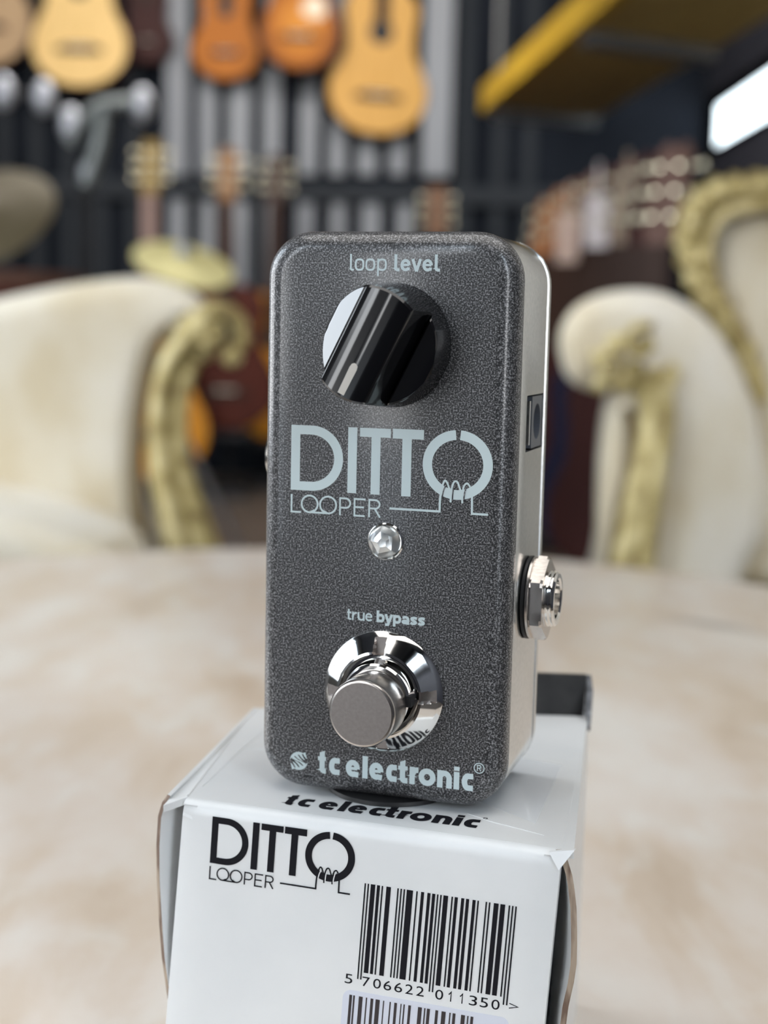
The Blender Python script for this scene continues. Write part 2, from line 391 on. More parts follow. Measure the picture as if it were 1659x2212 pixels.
class Ink:
    """flat print: strokes and polygons in mm, mapped onto a surface by fn(x, z)"""
    def __init__(s, fn):
        s.fn = fn; s.b = MB(); s.k = 0
        o_ = fn(0, 0); s.n = (fn(1, 0) - o_).cross(fn(0, 1) - o_).normalized()
    def put(s, P, Fc):
        s.k += 1; d = s.n * (s.k * 1.2e-6)          # every stroke lies a hair above the one before
        s.b.add([s.fn(x, z) + d for x, z in P], Fc)
    def st(s, P, w, closed=False):
        V, Fc = ribbon(P, w, closed); s.put([(v[0], v[1]) for v in V], Fc)
    def poly(s, P): s.put(P, [tuple(range(len(P)))])
    def rect(s, x0, z0, x1, z1): s.poly([(x0, z0), (x1, z0), (x1, z1), (x0, z1)])
    def build(s, name, m, parent):
        return mk(name, s.b.V, s.b.F, m, parent)
def sup(cx, cy, rx, ry, p=2.4, n=40):
    o = []
    for i in range(n):
        t = 2 * PI * i / n; c, q = math.cos(t), math.sin(t)
        o.append((cx + rx * math.copysign(abs(c) ** (2 / p), c), cy + ry * math.copysign(abs(q) ** (2 / p), q)))
    return o
def glyph(ink, ch, x0, x1, z, w, X, asc, desc=None, tail=True, p=2.5):
    """one lower-case letter between x0 and x1 on the baseline z, stroke w, x-height X"""
    h = w / 2; cx = (x0 + x1) / 2; rx = (x1 - x0) / 2 - h; ry = X / 2 - h; cy = z + X / 2; desc = desc or X * 0.38
    S_ = ink.st
    if ch == 'o': S_(sup(cx, cy, rx, ry, p), w, True)
    elif ch == 'l':
        if tail: S_([(x0 + h, z + asc), (x0 + h, z + w * 1.1)] + arc(x0 + h + w * 0.75, z + w * 1.1, w * 0.75, w * 0.62, 180, 270, 6) + [(x1, z + w * 0.48)], w)
        else: S_([(cx, z), (cx, z + asc)], w)
    elif ch in 'pb':
        S_([(x0 + h, z - desc), (x0 + h, z + X)] if ch == 'p' else [(x0 + h, z), (x0 + h, z + asc)], w)
        S_(sup(cx, cy, rx, ry, p), w, True)
    elif ch == 'e':
        S_([(x0 + h, cy + 0.02 * X)] + [(x1 - h, cy + 0.02 * X)], w * 0.82)
        P = [q for q in arc(cx, cy, rx, ry, 0, 308, 36)]
        S_(P + [(x1 - h * 0.6, z + h * 1.5)], w)
    elif ch == 'c':
        P = arc(cx + 0.06 * X, cy, rx + 0.02 * X, ry, 76, 284, 32)
        S_([(x1, z + X - h)] + P + [(x1, z + h)], w)
    elif ch == 'v' or ch == 'y':
        bx = cx; S_([(x0 + h * .9, z + X), (bx, z + (0 if ch == 'v' else 0.05))], w)
        if ch == 'v': S_([(x1 - h * .9, z + X), (bx, z)], w)
        else: S_([(x1 - h * .9, z + X), (bx - 0.08 * X, z - desc * 0.55), (bx - 0.25 * X, z - desc + h), (x0 + h * .6, z - desc + h * .8)], w)
        if ch == 'v': ink.poly([(bx - w * .5, z + w * .55), (bx - h * .75, z), (bx + h * .75, z), (bx + w * .5, z + w * .55)])
    elif ch == 't':
        S_([(x0 + w * .95, z + asc), (x0 + w * .95, z + w)] + arc(x0 + w * .95 + w * .6, z + w, w * .6, h, 180, 270, 6) + [(x1, z + h)], w)
        S_([(x0, z + X - h), (x1, z + X - h)], w)
    elif ch == 'r':
        S_([(x0 + h, z), (x0 + h, z + X)], w)
        S_([(x0 + h, z + X * 0.45)] + arc(x1 - w * .2, z + X * .45, x1 - x0 - h - w * .2, X * .55 - h, 180, 92, 12) + [(x1, z + X - h)], w)
    elif ch == 'u':
        S_([(x0 + h, z + X), (x0 + h, z + X * .42)] + arc(cx, z + X * .42, rx, X * .42 - h, 180, 360, 16), w)
        S_([(x1 - h, z + X), (x1 - h, z)], w)
    elif ch == 'n':
        S_([(x0 + h, z), (x0 + h, z + X)], w)
        S_(arc(cx, z + X * .55, rx, X * .45 - h, 180, 0, 18) + [(x1 - h, z)], w)
    elif ch == 'i':
        S_([(cx, z), (cx, z + X)], w); S_([(cx, z + X + w * .22), (cx, z + asc)], w)
    elif ch == 'a':
        S_([(x0 + w * .4, z + X - h * 1.5)] + arc(cx, z + X - h - X * .25, rx, X * .25, 130, 0, 12) + [(x1 - h, z)], w)
        S_(sup(cx, z + X * .29, rx, X * .29 - h, 2.3, 28), w * .92, True)
    elif ch == 's':
        a_ = X / 4 - h / 2
        S_(s2([(x1 - h * .5, z + X - h * 1.6), (cx + .1 * X, z + X - h), (x0 + w * .75, z + X - h - a_ * .5), (x0 + w * .8, z + X - h - a_ * 1.35), (cx, z + X / 2), (x1 - w * .8, z + h + a_ * 1.35), (x1 - w * .75, z + h + a_ * .5), (cx - .1 * X, z + h), (x0 + h * .5, z + h * 1.6)], 6), w)
def loop_logo(fn, fn2, parent, m_ink, m_bg, name):
    """the two-line mark with the coil wound on its last ring, in mm from the top left of the first stem"""
    k = Ink(fn)
    k.rect(0.1, -10.69, 1.68, 0)                                         # D
    out = [(1.68, 0), (3.6, 0.0)] + arc(3.75, -5.345, 5.4, 5.345, 90, -90, 40) + [(3.6, -10.69), (1.68, -10.69)]
    inn = [(1.68, -1.47), (3.4, -1.47)] + arc(3.6, -5.345, 4.02, 3.875, 90, -90, 40) + [(3.4, -9.22), (1.68, -9.22)]
    for i in range(len(out) - 1): k.poly([out[i], out[i + 1], inn[i + 1], inn[i]])
    k.rect(9.97, -10.69, 11.52, 0)                                       # I
    k.rect(11.98, -1.45, 17.18, 0.0); k.rect(13.95, -10.71, 15.5, -1.4)  # T
    k.rect(17.52, -1.5, 22.7, 0.06); k.rect(19.14, -10.73, 20.71, -1.45) # T
    cx, cz, r = 28.34, -5.27, 4.94                                       # ring with a slit on top
    k.st(arc(cx, cz, r + .02, r - .18, 94.2, 446 - .2, 90), 1.56)
    k.st([(1.26 + 15.96, -12.82), (25.60, -12.82), (25.60, -11.5), (25.69, -10.07), (25.86, -8.75)], 0.36)
    k.st(s2([(25.80, -9.2), (26.18, -8.05), (26.45, -7.85), (26.75, -8.2), (27.04, -8.95), (27.25, -9.3)], 6), 0.30)
    k.st(s2([(27.40, -9.4), (27.73, -8.2), (28.08, -7.85), (28.44, -8.02), (28.76, -8.8), (28.98, -9.35)], 6), 0.30)
    k.st(s2([(29.28, -9.4), (29.48, -8.6), (29.78, -8.18), (30.1, -8.12), (30.5, -8.65)], 6), 0.30)
    k.st([(27.38, -9.2), (27.37, -11.27)], 0.32); k.st([(29.3, -9.2), (29.28, -11.3)], 0.32)
    k.st([(30.84, -9.9), (30.92, -12.88), (33.55, -12.88)], 0.36)
    w = 0.30                                                             # second line
    k.st([(0.32, -11.4), (0.32, -14.3), (2.0, -14.3)], w)
    for c_ in (3.5, 6.72): k.st(sup(c_, -12.87, 1.4, 1.38, 2.0), w, True)
    k.st([(3.45, -14.24), (6.8, -14.24)], w)
    k.st([(4.35, -13.85), (3.6, -14.24)], w); k.st([(5.85, -13.85), (6.6, -14.24)], w)
    k.st([(8.79, -14.42), (8.79, -11.62), (9.6, -11.62)] + arc(9.75, -12.39, .80, .77, 90, -90, 14) + [(8.79, -13.16)], w)
    k.st([(13.15, -11.61), (11.28, -11.61), (11.28, -14.33), (13.05, -14.33)], w); k.st([(11.28, -12.92), (12.9, -12.92)], w)
    k.st([(13.8, -14.45), (13.8, -11.62), (14.65, -11.62)] + arc(14.8, -12.31, .76, .69, 90, -90, 14) + [(13.8, -13.0)], w)
    k.st([(14.72, -13.0), (15.66, -14.42)], w)
    a = k.build(name, m_ink, parent)
    g = Ink(fn2)  # background-coloured gaps beside the coil windings
    for P in ([(26.62, -8.45), (26.27, -9.22), (26.05, -10.2), (26.0, -10.75)], [(28.05, -8.3), (27.8, -9.1), (27.7, -10.2), (27.69, -11.05)], [(29.96, -8.5), (29.7, -9.4), (29.58, -10.2), (29.55, -10.95)]):
        g.st(s2(P, 5), 0.23)
    g.build('coil_gaps', m_bg, a)
    return a
def maker_mark(ink, x0, z, sx, sz):
    """the maker's name in bold round letters"""
    X, asc, w = 2.93 * sz, 3.82 * sz, 0.93
    f = lambda x: x0 + (x + 10.34) * sx
    W = w * (sx + sz) / 2
    for ch, a, b_ in (('t', -10.34, -8.9), ('c', -8.47, -6.46), ('e', -5.39, -2.92), ('l', -2.47, -1.55), ('e', -1.28, 1.18), ('c', 1.54, 3.5), ('t', 3.72, 5.36), ('r', 5.68, 7.2), ('o', 7.25, 10.12), ('n', 10.4, 12.88), ('i', 13.18, 14.14), ('c', 14.42, 16.44)):
        if ch == 't':
            xm = f(a) + .3 * sx + W / 2
            ink.st([(xm, z + asc * .94), (xm, z + W * .8)] + arc(xm + W * .5, z + W * .8, W * .5, W * .32, 180, 270, 6) + [(f(b_), z + W * .48)], W)
            ink.poly([(xm - W / 2, z + asc * .93), (xm + W / 2, z + asc * .93), (xm + W / 2, z + asc * 1.03)])
            ink.st([(f(a), z + X - W * .42), (f(b_), z + X - W * .42)], W * .74)
        elif ch == 'e':
            cx, cy, rx, ry = (f(a) + f(b_)) / 2, z + X / 2, (f(b_) - f(a)) / 2 - W / 2, X / 2 - W / 2
            ink.st(arc(cx, cy, rx, ry, -4, 290, 40) + [(f(b_) - W * .25, z + W * .46)], W)
            ink.st([(cx - rx, cy), (cx + rx, cy)], W * .55)
        elif ch == 'o':
            ink.st(sup((f(a) + f(b_)) / 2, z + X / 2, (f(b_) - f(a)) / 2 - W / 2, X / 2 - W / 2, 2.05), W, True)
        else: glyph(ink, ch, f(a), f(b_), z, W, X, asc, tail=False, p=2.1)
    return f, X, asc, W

# ------------------------------------------------------------------ the effects pedal
PX, TH = -0.276928588e-3, -0.304026556
pedal = empty('effects_pedal', (PX, 0, Z0), TH, 'small grey metallic guitar looper pedal standing upright on the white box', 'guitar pedal')
PW, PH, FIL, CRN = 42.53, 93.0, 3.5, 7.6
def outline(inset, y, z0=0.0, z1=PH, half=PW / 2, r=CRN, n=10):
    r_ = max(0.4, r - inset); o = []
    for cx, cz, a0 in ((half - r, z0 + r, -90), (half - r, z1 - r, 0), (-half + r, z1 - r, 90), (-half + r, z0 + r, 180)):
        for i in range(n + 1):
            a = math.radians(a0 + 90 * i / n); rr = r - inset
            o.append(Vector((cx + rr * math.cos(a), y, cz + rr * math.sin(a))) * MM)
    return o
L = []
for i in range(11):
    a = math.radians(90 * i / 10); L.append(outline(FIL * (1 - math.sin(a)), FIL * (1 - math.cos(a))))
L.append(outline(0.0, 4.3)); L.append(outline(0.35, 4.5))
b = MB(); b.loops(L); cover = b.build('front_cover', paint, pedal, 35)
# aluminium housing with a square pocket cut into its right wall
def loop_body(name, L, m):
    bb = MB(); bb.loops(L); return bb.build(name, m, None, 35)
hs = loop_body('housing', [outline(0.22, 4.3), outline(0.06, 4.6), outline(0.06, 23.2), outline(0.35, 23.5), outline(0.35, 24.1), outline(0.02, 24.3), outline(0.02, 26.0), outline(0.5, 26.4)], brushed)
bb = MB(); bb.box((PW / 2 * MM - 0.0042, 0.0094, 0.0581), (PW / 2 * MM + 0.002, 0.0231, 0.0673)); ct = bb.build('cutter', black_matt)
md = hs.modifiers.new('cut', 'BOOLEAN'); md.object = ct; md.operation = 'DIFFERENCE'; md.solver = 'EXACT'
bpy.context.view_layer.update()
dg = bpy.context.evaluated_depsgraph_get()
me2 = bpy.data.meshes.new_from_object(hs.evaluated_get(dg))
hs.modifiers.clear(); hs.data = me2
bpy.data.objects.remove(ct)
me2.set_sharp_from_angle(angle=math.radians(35))
hs.parent = pedal; hs['label'] = 'satin aluminium side walls'
# power inlet in the pocket
ps = MB(); X1 = PW / 2 * MM
ps.box((X1 - 0.0041, 0.0095, 0.0582), (X1 - 0.0036, 0.0230, 0.0672))
pi_ = ps.build('power_inlet', black_matt, pedal)
b = MB()
yc, zc_, hw, hz, rh = 0.0186, 0.0627, 0.0043, 0.0043, 0.0030
ring = [Vector((X1 - 0.0002, yc + rh * .95 * math.cos(2 * PI * i / 32), zc_ + rh * math.sin(2 * PI * i / 32))) for i in range(32)]
sq = []
for i in range(32):
    c_, q_ = math.cos(2 * PI * i / 32), math.sin(2 * PI * i / 32); k_ = 1 / max(abs(c_), abs(q_))
    sq.append(Vector((X1 - 0.0002, yc + hw * c_ * k_, zc_ + hz * q_ * k_)))
back = [v - Vector((0.003, 0, 0)) for v in ring]; sqb = [v - Vector((0.003, 0, 0)) for v in sq]
b.loops([back, ring, sq, sqb], 0, True, False); b.build('socket_block', jack_plastic, pi_)
b = MB(); b.lathe([(0.0007, 0), (0.0007, 0.0024), (0.0003, 0.0027)], (X1 - 0.0037, yc, zc_), (1, 0, 0), 12); b.build('centre_pin', nickel, pi_, 40)
b = MB(); b.box((X1 - 0.0008, 0.0104, 0.0592), (X1 + 0.0002, 0.0113, 0.0664)); b.box((X1 - 0.0036, 0.0104, 0.0592), (X1 - 0.0006, 0.0113, 0.0597)); b.box((X1 - 0.0036, 0.0104, 0.0659), (X1 - 0.0006, 0.0113, 0.0664)); b.build('contact_strip', chrome, pi_)
# audio jacks
def jack(sgn, y, z):
    o = Vector((sgn * PW / 2 * MM, y, z)); ax = Vector((sgn, 0, 0))
    r_ = MB(); r_.lathe([(0.0067, 0), (0.0070, 0.0002), (0.0070, 0.0006), (0.0067, 0.0008), (0.004, 0.0008)], o, ax, 48)
    root = r_.build('audio_jack', black_soft, pedal, 35)
    r_ = MB(); r_.lathe([(0.0066, 0.0008), (0.0069, 0.0009), (0.0069, 0.0013), (0.0065, 0.0014), (0.004, 0.0014)], o, ax, 48); r_.build('washer', nickel, root, 35)
    r_ = MB(); hexr = 0.00715; L_ = []
    def hexp(rad, h, lim=None):
        out = []
        for i in range(60):
            a = 2 * PI * i / 60; k_ = rad * math.cos(PI / 6) / math.cos(((a + PI / 6) % (PI / 3)) - PI / 6) if False else rad * math.cos(PI / 6) / math.cos((a % (PI / 3)) - PI / 6)
            if lim: k_ = min(k_, lim)
            a2 = a + PI / 6
            out.append(o + ax * h + Vector((0, math.cos(a2 + PI / 6 * 0), math.sin(a2 + PI / 6 * 0))) * k_)
        return out
    L_ = [hexp(hexr, 0.0014, 0.0068), hexp(hexr, 0.0017), hexp(hexr, 0.0032), hexp(hexr, 0.0036, 0.0067), hexp(hexr, 0.0036, 0.0045)]
    r_.loops(L_); r_.build('hex_nut', nickel, root, 20)
    r_ = MB(); pr_ = [(0.0046, 0.0030)]
    for i in range(2): pr_ += [(0.0047, 0.0038 + i * 0.0005), (0.0044, 0.00405 + i * 0.0005)]
    pr_ += [(0.0046, 0.0049), (0.0043, 0.0052), (0.0036, 0.0052), (0.0033, 0.0049), (0.0033, 0.002)]
    r_.lathe(pr_, o, ax, 40); r_.build('threaded_bushing', chrome, root, 25)
    return root
jack(1, 0.0150, 0.0333)
jack(-1, 0.0188, 0.0550)
# thin black disc under the pedal
b = MB(); b.lathe([(0.0108, -0.0008), (0.0111, -0.0006), (0.0110, 0.0), (0.0100, 0.0003)], (-0.0004, 0.0101, 0), (0, 0, 1), 64); b.build('under_disc', black_soft, pedal, 40)

# control knob: a skirted disc with a raised pointer bar, built as a height field over tapering chords
KC = (0.87, 75.0); KANG = math.radians(63.5)
kd = Vector((math.cos(KANG), math.sin(KANG))); kn = Vector((math.sin(KANG), -math.cos(KANG)))       # along the bar, across it (to the right)
sec = [(-9.75, 2.0), (-9.6, 4.6), (-9.3, 5.2), (-5.75, 8.2), (-5.45, 8.2), (-4.75, 7.1), (-4.55, 7.6), (-4.2, 12.2), (-4.0, 12.75), (-3.6, 13.0), (-2, 13.25), (0, 13.35), (2, 13.25), (3.6, 13.0), (4.0, 12.75), (4.2, 12.2), (4.75, 6.2), (5.1, 5.5), (5.6, 6.9), (5.85, 7.1), (8.6, 6.9), (9.2, 6.7), (9.6, 6.2), (9.75, 2.0)]
fine = []
for (u0, h0), (u1, h1) in zip(sec, sec[1:]):
    n_ = max(1, int(abs(u1 - u0) / 0.45))
    if abs(u0) > 9.2 or abs(u1) > 9.2: n_ = max(n_, 3)
    fine += [(u0 + (u1 - u0) * i / n_, h0 + (h1 - h0) * i / n_) for i in range(n_)]
sec = fine + [sec[-1]]
b = MB(); cols = []
def krad(h): return 9.9 - 0.072 * h
for u_, h in sec:
    R_ = krad(h)
    if abs(u_) <= 4.25: vm = math.sqrt(max(0.01, R_ * R_ - u_ * u_)) * 1.0; vlow = vm
    else: vm = math.sqrt(max(0.02, R_ * R_ - u_ * u_))
    vb = math.sqrt(max(0.02, 9.9 ** 2 - min(9.88, abs(u_)) ** 2))
    col = [(-vb, 0), (-vm, h - 0.35), (-vm + 0.35, h)] + [((-vm + 0.35) * (1 - 2 * t), h) for t in (0.25, 0.5, 0.75)] + [(vm - 0.35, h), (vm, h - 0.35), (vb, 0)]
    if vm < 0.8: col = [(-vb, 0), (-vm, h - 0.1), (-vm * .8, h), (-vm * .4, h), (0, h), (vm * .4, h), (vm * .8, h), (vm, h - 0.1), (vb, 0)]
    cols.append([Vector((KC[0] + kd.x * v + kn.x * u_, -hh, KC[1] + kd.y * v + kn.y * u_)) * MM for v, hh in col])
b.loops(cols, 0, True, True, False)
knob = b.build('control_knob', black_gloss, pedal, 28)
def on_bar(u_, v, lift=0.04):
    h = 13.35 - 0.026 * u_ * u_ + lift
    return Vector((KC[0] + kd.x * v + kn.x * u_, -h, KC[1] + kd.y * v + kn.y * u_)) * MM
b = MB()
pl = [on_bar(u_, v) for u_, v in ((-0.55, -8.3), (0.55, -8.3), (0.62, -4.0), (0.5, -3.4), (0.2, -3.15), (-0.2, -3.15), (-0.5, -3.4), (-0.62, -4.0))]
b.loops([[p + Vector((0, 0.0004, 0)) for p in pl], pl]); b.build('pointer_line', line_white, knob)

# indicator lamp: faceted reflector in a chrome cup under a clear dome
LC = Vector((0.67, 0, 43.4)) * MM; AXF = Vector((0, -1, 0))
b = MB(); b.lathe([(0.00305, -0.0002), (0.00305, 0.0001), (0.00285, 0.0003), (0.0027, 0.0002), (0.0024, -0.0001)], LC, AXF, 48)
lamp = b.build('indicator_lamp', chrome, pedal, 35)
b = MB(); b.lathe([(0.00245, 0.0001), (0.0016, 0.0012), (0.0007, 0.0017)], LC, AXF, 5, ph=0.4); b.build('reflector', M('silver_reflector', (0.82, 0.83, 0.84), 0.3, 1.0), lamp)
b = MB(); b.lathe([(0.00275 * math.cos(t), 0.0003 + 0.0026 * math.sin(t)) for t in [PI / 2 * i / 12 * 0.985 for i in range(13)]], LC, AXF, 48); b.build('lens_dome', lens, lamp, 60)

# footswitch
FC = Vector((0.95, 0, 18.55)) * MM
b = MB()
nseg = 192; slot_hw = 0.00095
def ringpts(r, h, cut=None):
    out = []
    for i in range(nseg):
        a = 2 * PI * i / nseg + 0.05
        out.append(FC + Vector((math.cos(a) * r, -h, math.sin(a) * r)))
    return out
prof = [(0.01015, -0.0002), (0.01015, 0.0004), (0.0100, 0.0006), (0.0072, 0.0029), (0.0068, 0.0030), (0.0066, 0.0027), (0.0064, 0.0014), (0.0050, 0.0014), (0.0050, 0.0)]
L = []
for r_, h in prof:
    loop_ = []
    for i in range(nseg):
        a = 2 * PI * i / nseg + 0.06; hh = h
        x_, z_ = math.cos(a - 0.06) * r_, math.sin(a - 0.06) * r_
        x_, z_ = math.cos(a) * r_, math.sin(a) * r_
        da = min(abs(((a - 0.02 - k * PI / 2 + PI) % (2 * PI)) - PI) for k in range(4))
        if da * r_ < slot_hw and 0.0062 < r_ < 0.0096: hh = min(h, 0.00155)
        loop_.append(FC + Vector((x_, -hh, z_)))
    L.append(loop_)
b.loops(L, 0, False, False)
# resample the conical flank so that the slots end cleanly before the rim
b = MB(); P2 = [(0.01015, -0.0002), (0.01015, 0.0004), (0.0100, 0.0006), (0.00935, 0.00114), (0.0093, 0.00118)] + [(0.0093 - 0.0021 * t / 6, 0.00118 + 0.00172 * t / 6) for t in range(1, 7)] + [(0.0068, 0.0030), (0.0066, 0.0027), (0.0064, 0.0014), (0.0050, 0.0014), (0.0050, 0.0)]
L = []
for r_, h in P2:
    loop_ = []
    for i in range(nseg * 2):
        a = 2 * PI * i / (nseg * 2); hh = h
        da = min(abs(((a - 0.03 - k * PI / 2 + PI) % (2 * PI)) - PI) for k in range(4))
        if da * r_ < slot_hw and 0.0064 < r_ < 0.00932: hh = min(h, 0.00105)
        loop_.append(FC + Vector((math.cos(a) * r_, -hh, math.sin(a) * r_)))
    L.append(loop_)
b.loops(L, 0, False, False)
for i_, f in enumerate(b.F):
    c_ = sum((b.V[v] for v in f), Vector()) / len(f) - FC; rr = math.hypot(c_.x, c_.z); a = math.atan2(c_.z, c_.x)
    da = min(abs(((a - 0.03 - k * PI / 2 + PI) % (2 * PI)) - PI) for k in range(4))
    if da * rr < slot_hw and 0.0064 < rr < 0.0094: b.M[i_] = 1
fs = b.build('footswitch', [chrome, satin], pedal, 22)
b = MB(); pr_ = [(0.0055, 0.0010)]
b.lathe([(0.0059, 0.0005), (0.0059, 0.0030), (0.0057, 0.0034), (0.0056, 0.0044), (0.0053, 0.0048), (0.0046, 0.0048), (0.0044, 0.0044), (0.0044, 0.001)], FC, AXF, 64)
b.build('threaded_collar', chrome, fs, 30)
b = MB(); a_ = 0.03; b.box((FC.x + 0.0047, -0.00495, FC.z - 0.0009), (FC.x + 0.0061, -0.0028, FC.z + 0.0009)); b.build('collar_notch', black_matt, fs)
PC = FC + Vector((-0.00005, 0, -0.0009))
b = MB(); b.lathe([(0.0042, 0.001), (0.0042, 0.0050), (0.0055, 0.0054), (0.0055, 0.0108), (0.00544, 0.0112), (0.00525, 0.0115), (0.0050, 0.01155)], PC, AXF, 72); pg = b.build('plunger', nickel, fs, 25)
b = MB(); b.lathe([(0.00495, 0.0), (0.00495, 0.0001)], PC + AXF * 0.01152, AXF, 72); b.build('plunger_cap', satin, pg, 25)

# print on the pedal
fp_ = lambda lift: (lambda x, z: Vector((x, -lift, z)) * MM)
k = Ink(fp_(0.03))
w = 0.31
for ch, a, e_ in (('l', -6.3, -5.62), ('o', -5.48, -3.9), ('o', -3.71, -2.06), ('p', -1.74, -0.14)): glyph(k, ch, a, e_, 86.62, w, 1.93, 2.65, 0.78, p=3)
w = 0.48
for ch, a, e_ in (('l', 1.1, 1.98), ('e', 2.12, 3.8), ('v', 3.92, 5.62), ('e', 5.74, 7.42), ('l', 7.72, 8.6)): glyph(k, ch, a, e_, 86.58, w, 1.93, 2.65, p=3)
k.build('level_lettering', ink_white, pedal)
k = Ink(fp_(0.03)); w = 0.29
for ch, a, e_ in (('t', -5.66, -4.94), ('r', -4.8, -3.97), ('u', -3.84, -2.62), ('e', -2.52, -1.28)): glyph(k, ch, a, e_, 30.02, w, 1.38, 1.8)
w = 0.44
for ch, a, e_ in (('b', -0.58, 0.8), ('y', 0.78, 2.24), ('p', 2.24, 3.62), ('a', 3.68, 5.02), ('s', 5.1, 6.38), ('s', 6.42, 7.7)): glyph(k, ch, a, e_, 30.02, w, 1.42, 1.94, 0.5)
k.build('bypass_lettering', ink_white, pedal)
loop_logo(lambda x, z: Vector((x - 16, -0.03, z + 61.65)) * MM, lambda x, z: Vector((x - 16, -0.17, z + 61.65)) * MM, pedal, ink_white, paint, 'logo_lettering')
k = Ink(fp_(0.03))
maker_mark(k, -10.34, 3.47, 1.0, 1.0)
k.st(sup(17.36, 7.46, 0.82, 0.82, 2.0), 0.17, True)
k.st([(17.08, 7.0), (17.08, 7.92), (17.4, 7.92)] + arc(17.4, 7.68, .26, .24, 90, -90, 8) + [(17.08, 7.44)], 0.15); k.st([(17.4, 7.44), (17.66, 7.0)], 0.15)
# the round two-winged emblem
ex_, ez_ = -13.74, 5.16
for s_ in (1, -1):
    base = arc(ex_, ez_, 1.62, 1.55, 168, 12, 24)
    inn = [(ex_ + (x - ex_) * 0.96, ez_ + 0.55 + (z - ez_) * 0.30) for x, z in base]
    rot = lambda x, z: (ex_ + s_ * ((x - ex_) * math.cos(.42) - (z - ez_) * math.sin(.42)) * 1.0, ez_ + s_ * ((x - ex_) * math.sin(.42) + (z - ez_) * math.cos(.42)))
    for i in range(24): k.poly([rot(*base[i]), rot(*base[i + 1]), rot(*inn[i + 1]), rot(*inn[i])])
    for j in range(4):
        t0 = 0.12 + 0.24 * j
        P = [(ex_ + 1.45 - 0.75 * j, ez_ + 1.0 + .12 * math.sin(j * 1.2)), (ex_ + 1.45 - 0.6 * j, ez_ + 0.35), (ex_ + 1.5 - 0.42 * j, ez_ - 0.15 - .06 * j)]
        Q = s2([rot(*p_) for p_ in P], 6)
        k.st(Q, [0.52 * (1 - i / (len(Q) - 1)) + 0.06 for i in range(len(Q))])
k.build('maker_lettering', ink_white, pedal)

# ------------------------------------------------------------------ the white cardboard box
BT = -0.8; BH = 63.0
box_ = empty('cardboard_box', (0, 0, Z0 + (BT - BH) * MM), 0, 'white cardboard product box with a barcode, under the grey pedal', 'box')
def BX(x, y, z): return Vector((x, y, BH + z)) * MM          # mm, z measured from the box top
FL, FR = Vector((-31.9, 1.7)), Vector((30.1, -19.3))
be = (FR - FL).normalized(); bn = Vector((-be.y, be.x))
def BFs(x, z, off=2.0, skew=0.06):
    p = FL + be * (x + skew * z) - bn * off
    return BX(p.x, p.y, z)
# top panel with a lip at the torn left corner
LO, BL, BR = Vector((-35.4, -1.0)), Vector((-25.9, 59.5)), Vector((43.0, 58.4))
nx, ny = 24, 24; grid = []
for j in range(ny + 1):
    t = j / ny; row = []
    a = FL.lerp(Vector((-25.9, 59.5)), t); c_ = FR.lerp(BR, t)
    for i in range(nx + 1):
        s_ = i / nx; p = a.lerp(c_, s_)
        dz = -0.25 * math.sin(PI * s_) * math.sin(PI * t) * 0 - 0.35 * max(0, abs(s_ - .5) * 2 - .9) * 10 * .3
        row.append(BX(p.x, p.y, dz))
    grid.append(row)
b = MB()
V = [v for r_ in grid for v in r_]; idx = lambda i, j: j * (nx + 1) + i
Fc = [(idx(i, j), idx(i + 1, j), idx(i + 1, j + 1), idx(i, j + 1)) for j in range(ny) for i in range(nx)]
b.add(V, Fc)
nV = len(V); b.add([v - Vector((0, 0, 0.0012)) for v in V], [f[::-1] for f in Fc])
edge = [idx(i, 0) for i in range(nx + 1)] + [idx(nx, j) for j in range(1, ny + 1)] + [idx(i, ny) for i in range(nx - 1, -1, -1)] + [idx(0, j) for j in range(ny - 1, 0, -1)]
b.F += [(edge[i], edge[(i + 1) % len(edge)], edge[(i + 1) % len(edge)] + nV, edge[i] + nV) for i in range(len(edge))]; b.M += [0] * len(edge)
# strip between the crease and the outer left edge
ls = [BX(FL.x, FL.y, 0.0), BX(BL.x, BL.y, 0.0), BX(BL.x - .6, BL.y, -0.5), BX(LO.x, LO.y, -0.6)]
b.loops([[v - Vector((0, 0, 0.0012)) for v in ls], ls])
tp = b.build('top_panel', card, box_, 30)
# front panel: rolls over from the top and hangs down
b = MB(); prof = [(-0.6, 0.0), (0.0, -0.02)] + [(2.0 * math.sin(a), -0.02 - 2.3 * (1 - math.cos(a))) for a in [PI / 2 * i / 8 for i in range(1, 9)]] + [(2.02, -5), (2.0, -10), (2.0, -20), (2.0, -30), (2.0, -45), (1.6, -58), (1.0, -62.6)]
rows = []
for off, z in prof:
    xa, xb = 0.15 - 0.022 * z * -1, 63.85
    r_ = []
    for i in range(25):
        s_ = i / 24; x_ = xa + (xb - xa) * s_; o_ = off
        d = min(s_ * (xb - xa), (1 - s_) * (xb - xa))
        if d < 1.3 and z < -1: o_ -= 0.7 * (1 - d / 1.3) ** 2
        r_.append(BFs(x_, z, o_))
    rows.append(r_)
V = [v for r_ in rows for v in r_]; n_ = 25
Fc = [(j * n_ + i, j * n_ + i + 1, (j + 1) * n_ + i + 1, (j + 1) * n_ + i) for j in range(len(rows) - 1) for i in range(n_ - 1)]
inn = []
for j, (off, z) in enumerate(prof):
    for i in range(n_):
        v = rows[j][i]; dn = Vector((bn.x, bn.y, 0)) * 0.0012 if z < -1.5 else Vector((bn.x * .5, bn.y * .5, -0.8)) * 0.0012
        inn.append(v + dn)
b.add(V, Fc); nV = len(V); b.add(inn, [f[::-1] for f in Fc])
edge = [i for i in range(n_)] + [j * n_ + n_ - 1 for j in range(1, len(rows))] + [(len(rows) - 1) * n_ + i for i in range(n_ - 2, -1, -1)] + [j * n_ for j in range(len(rows) - 2, 0, -1)]
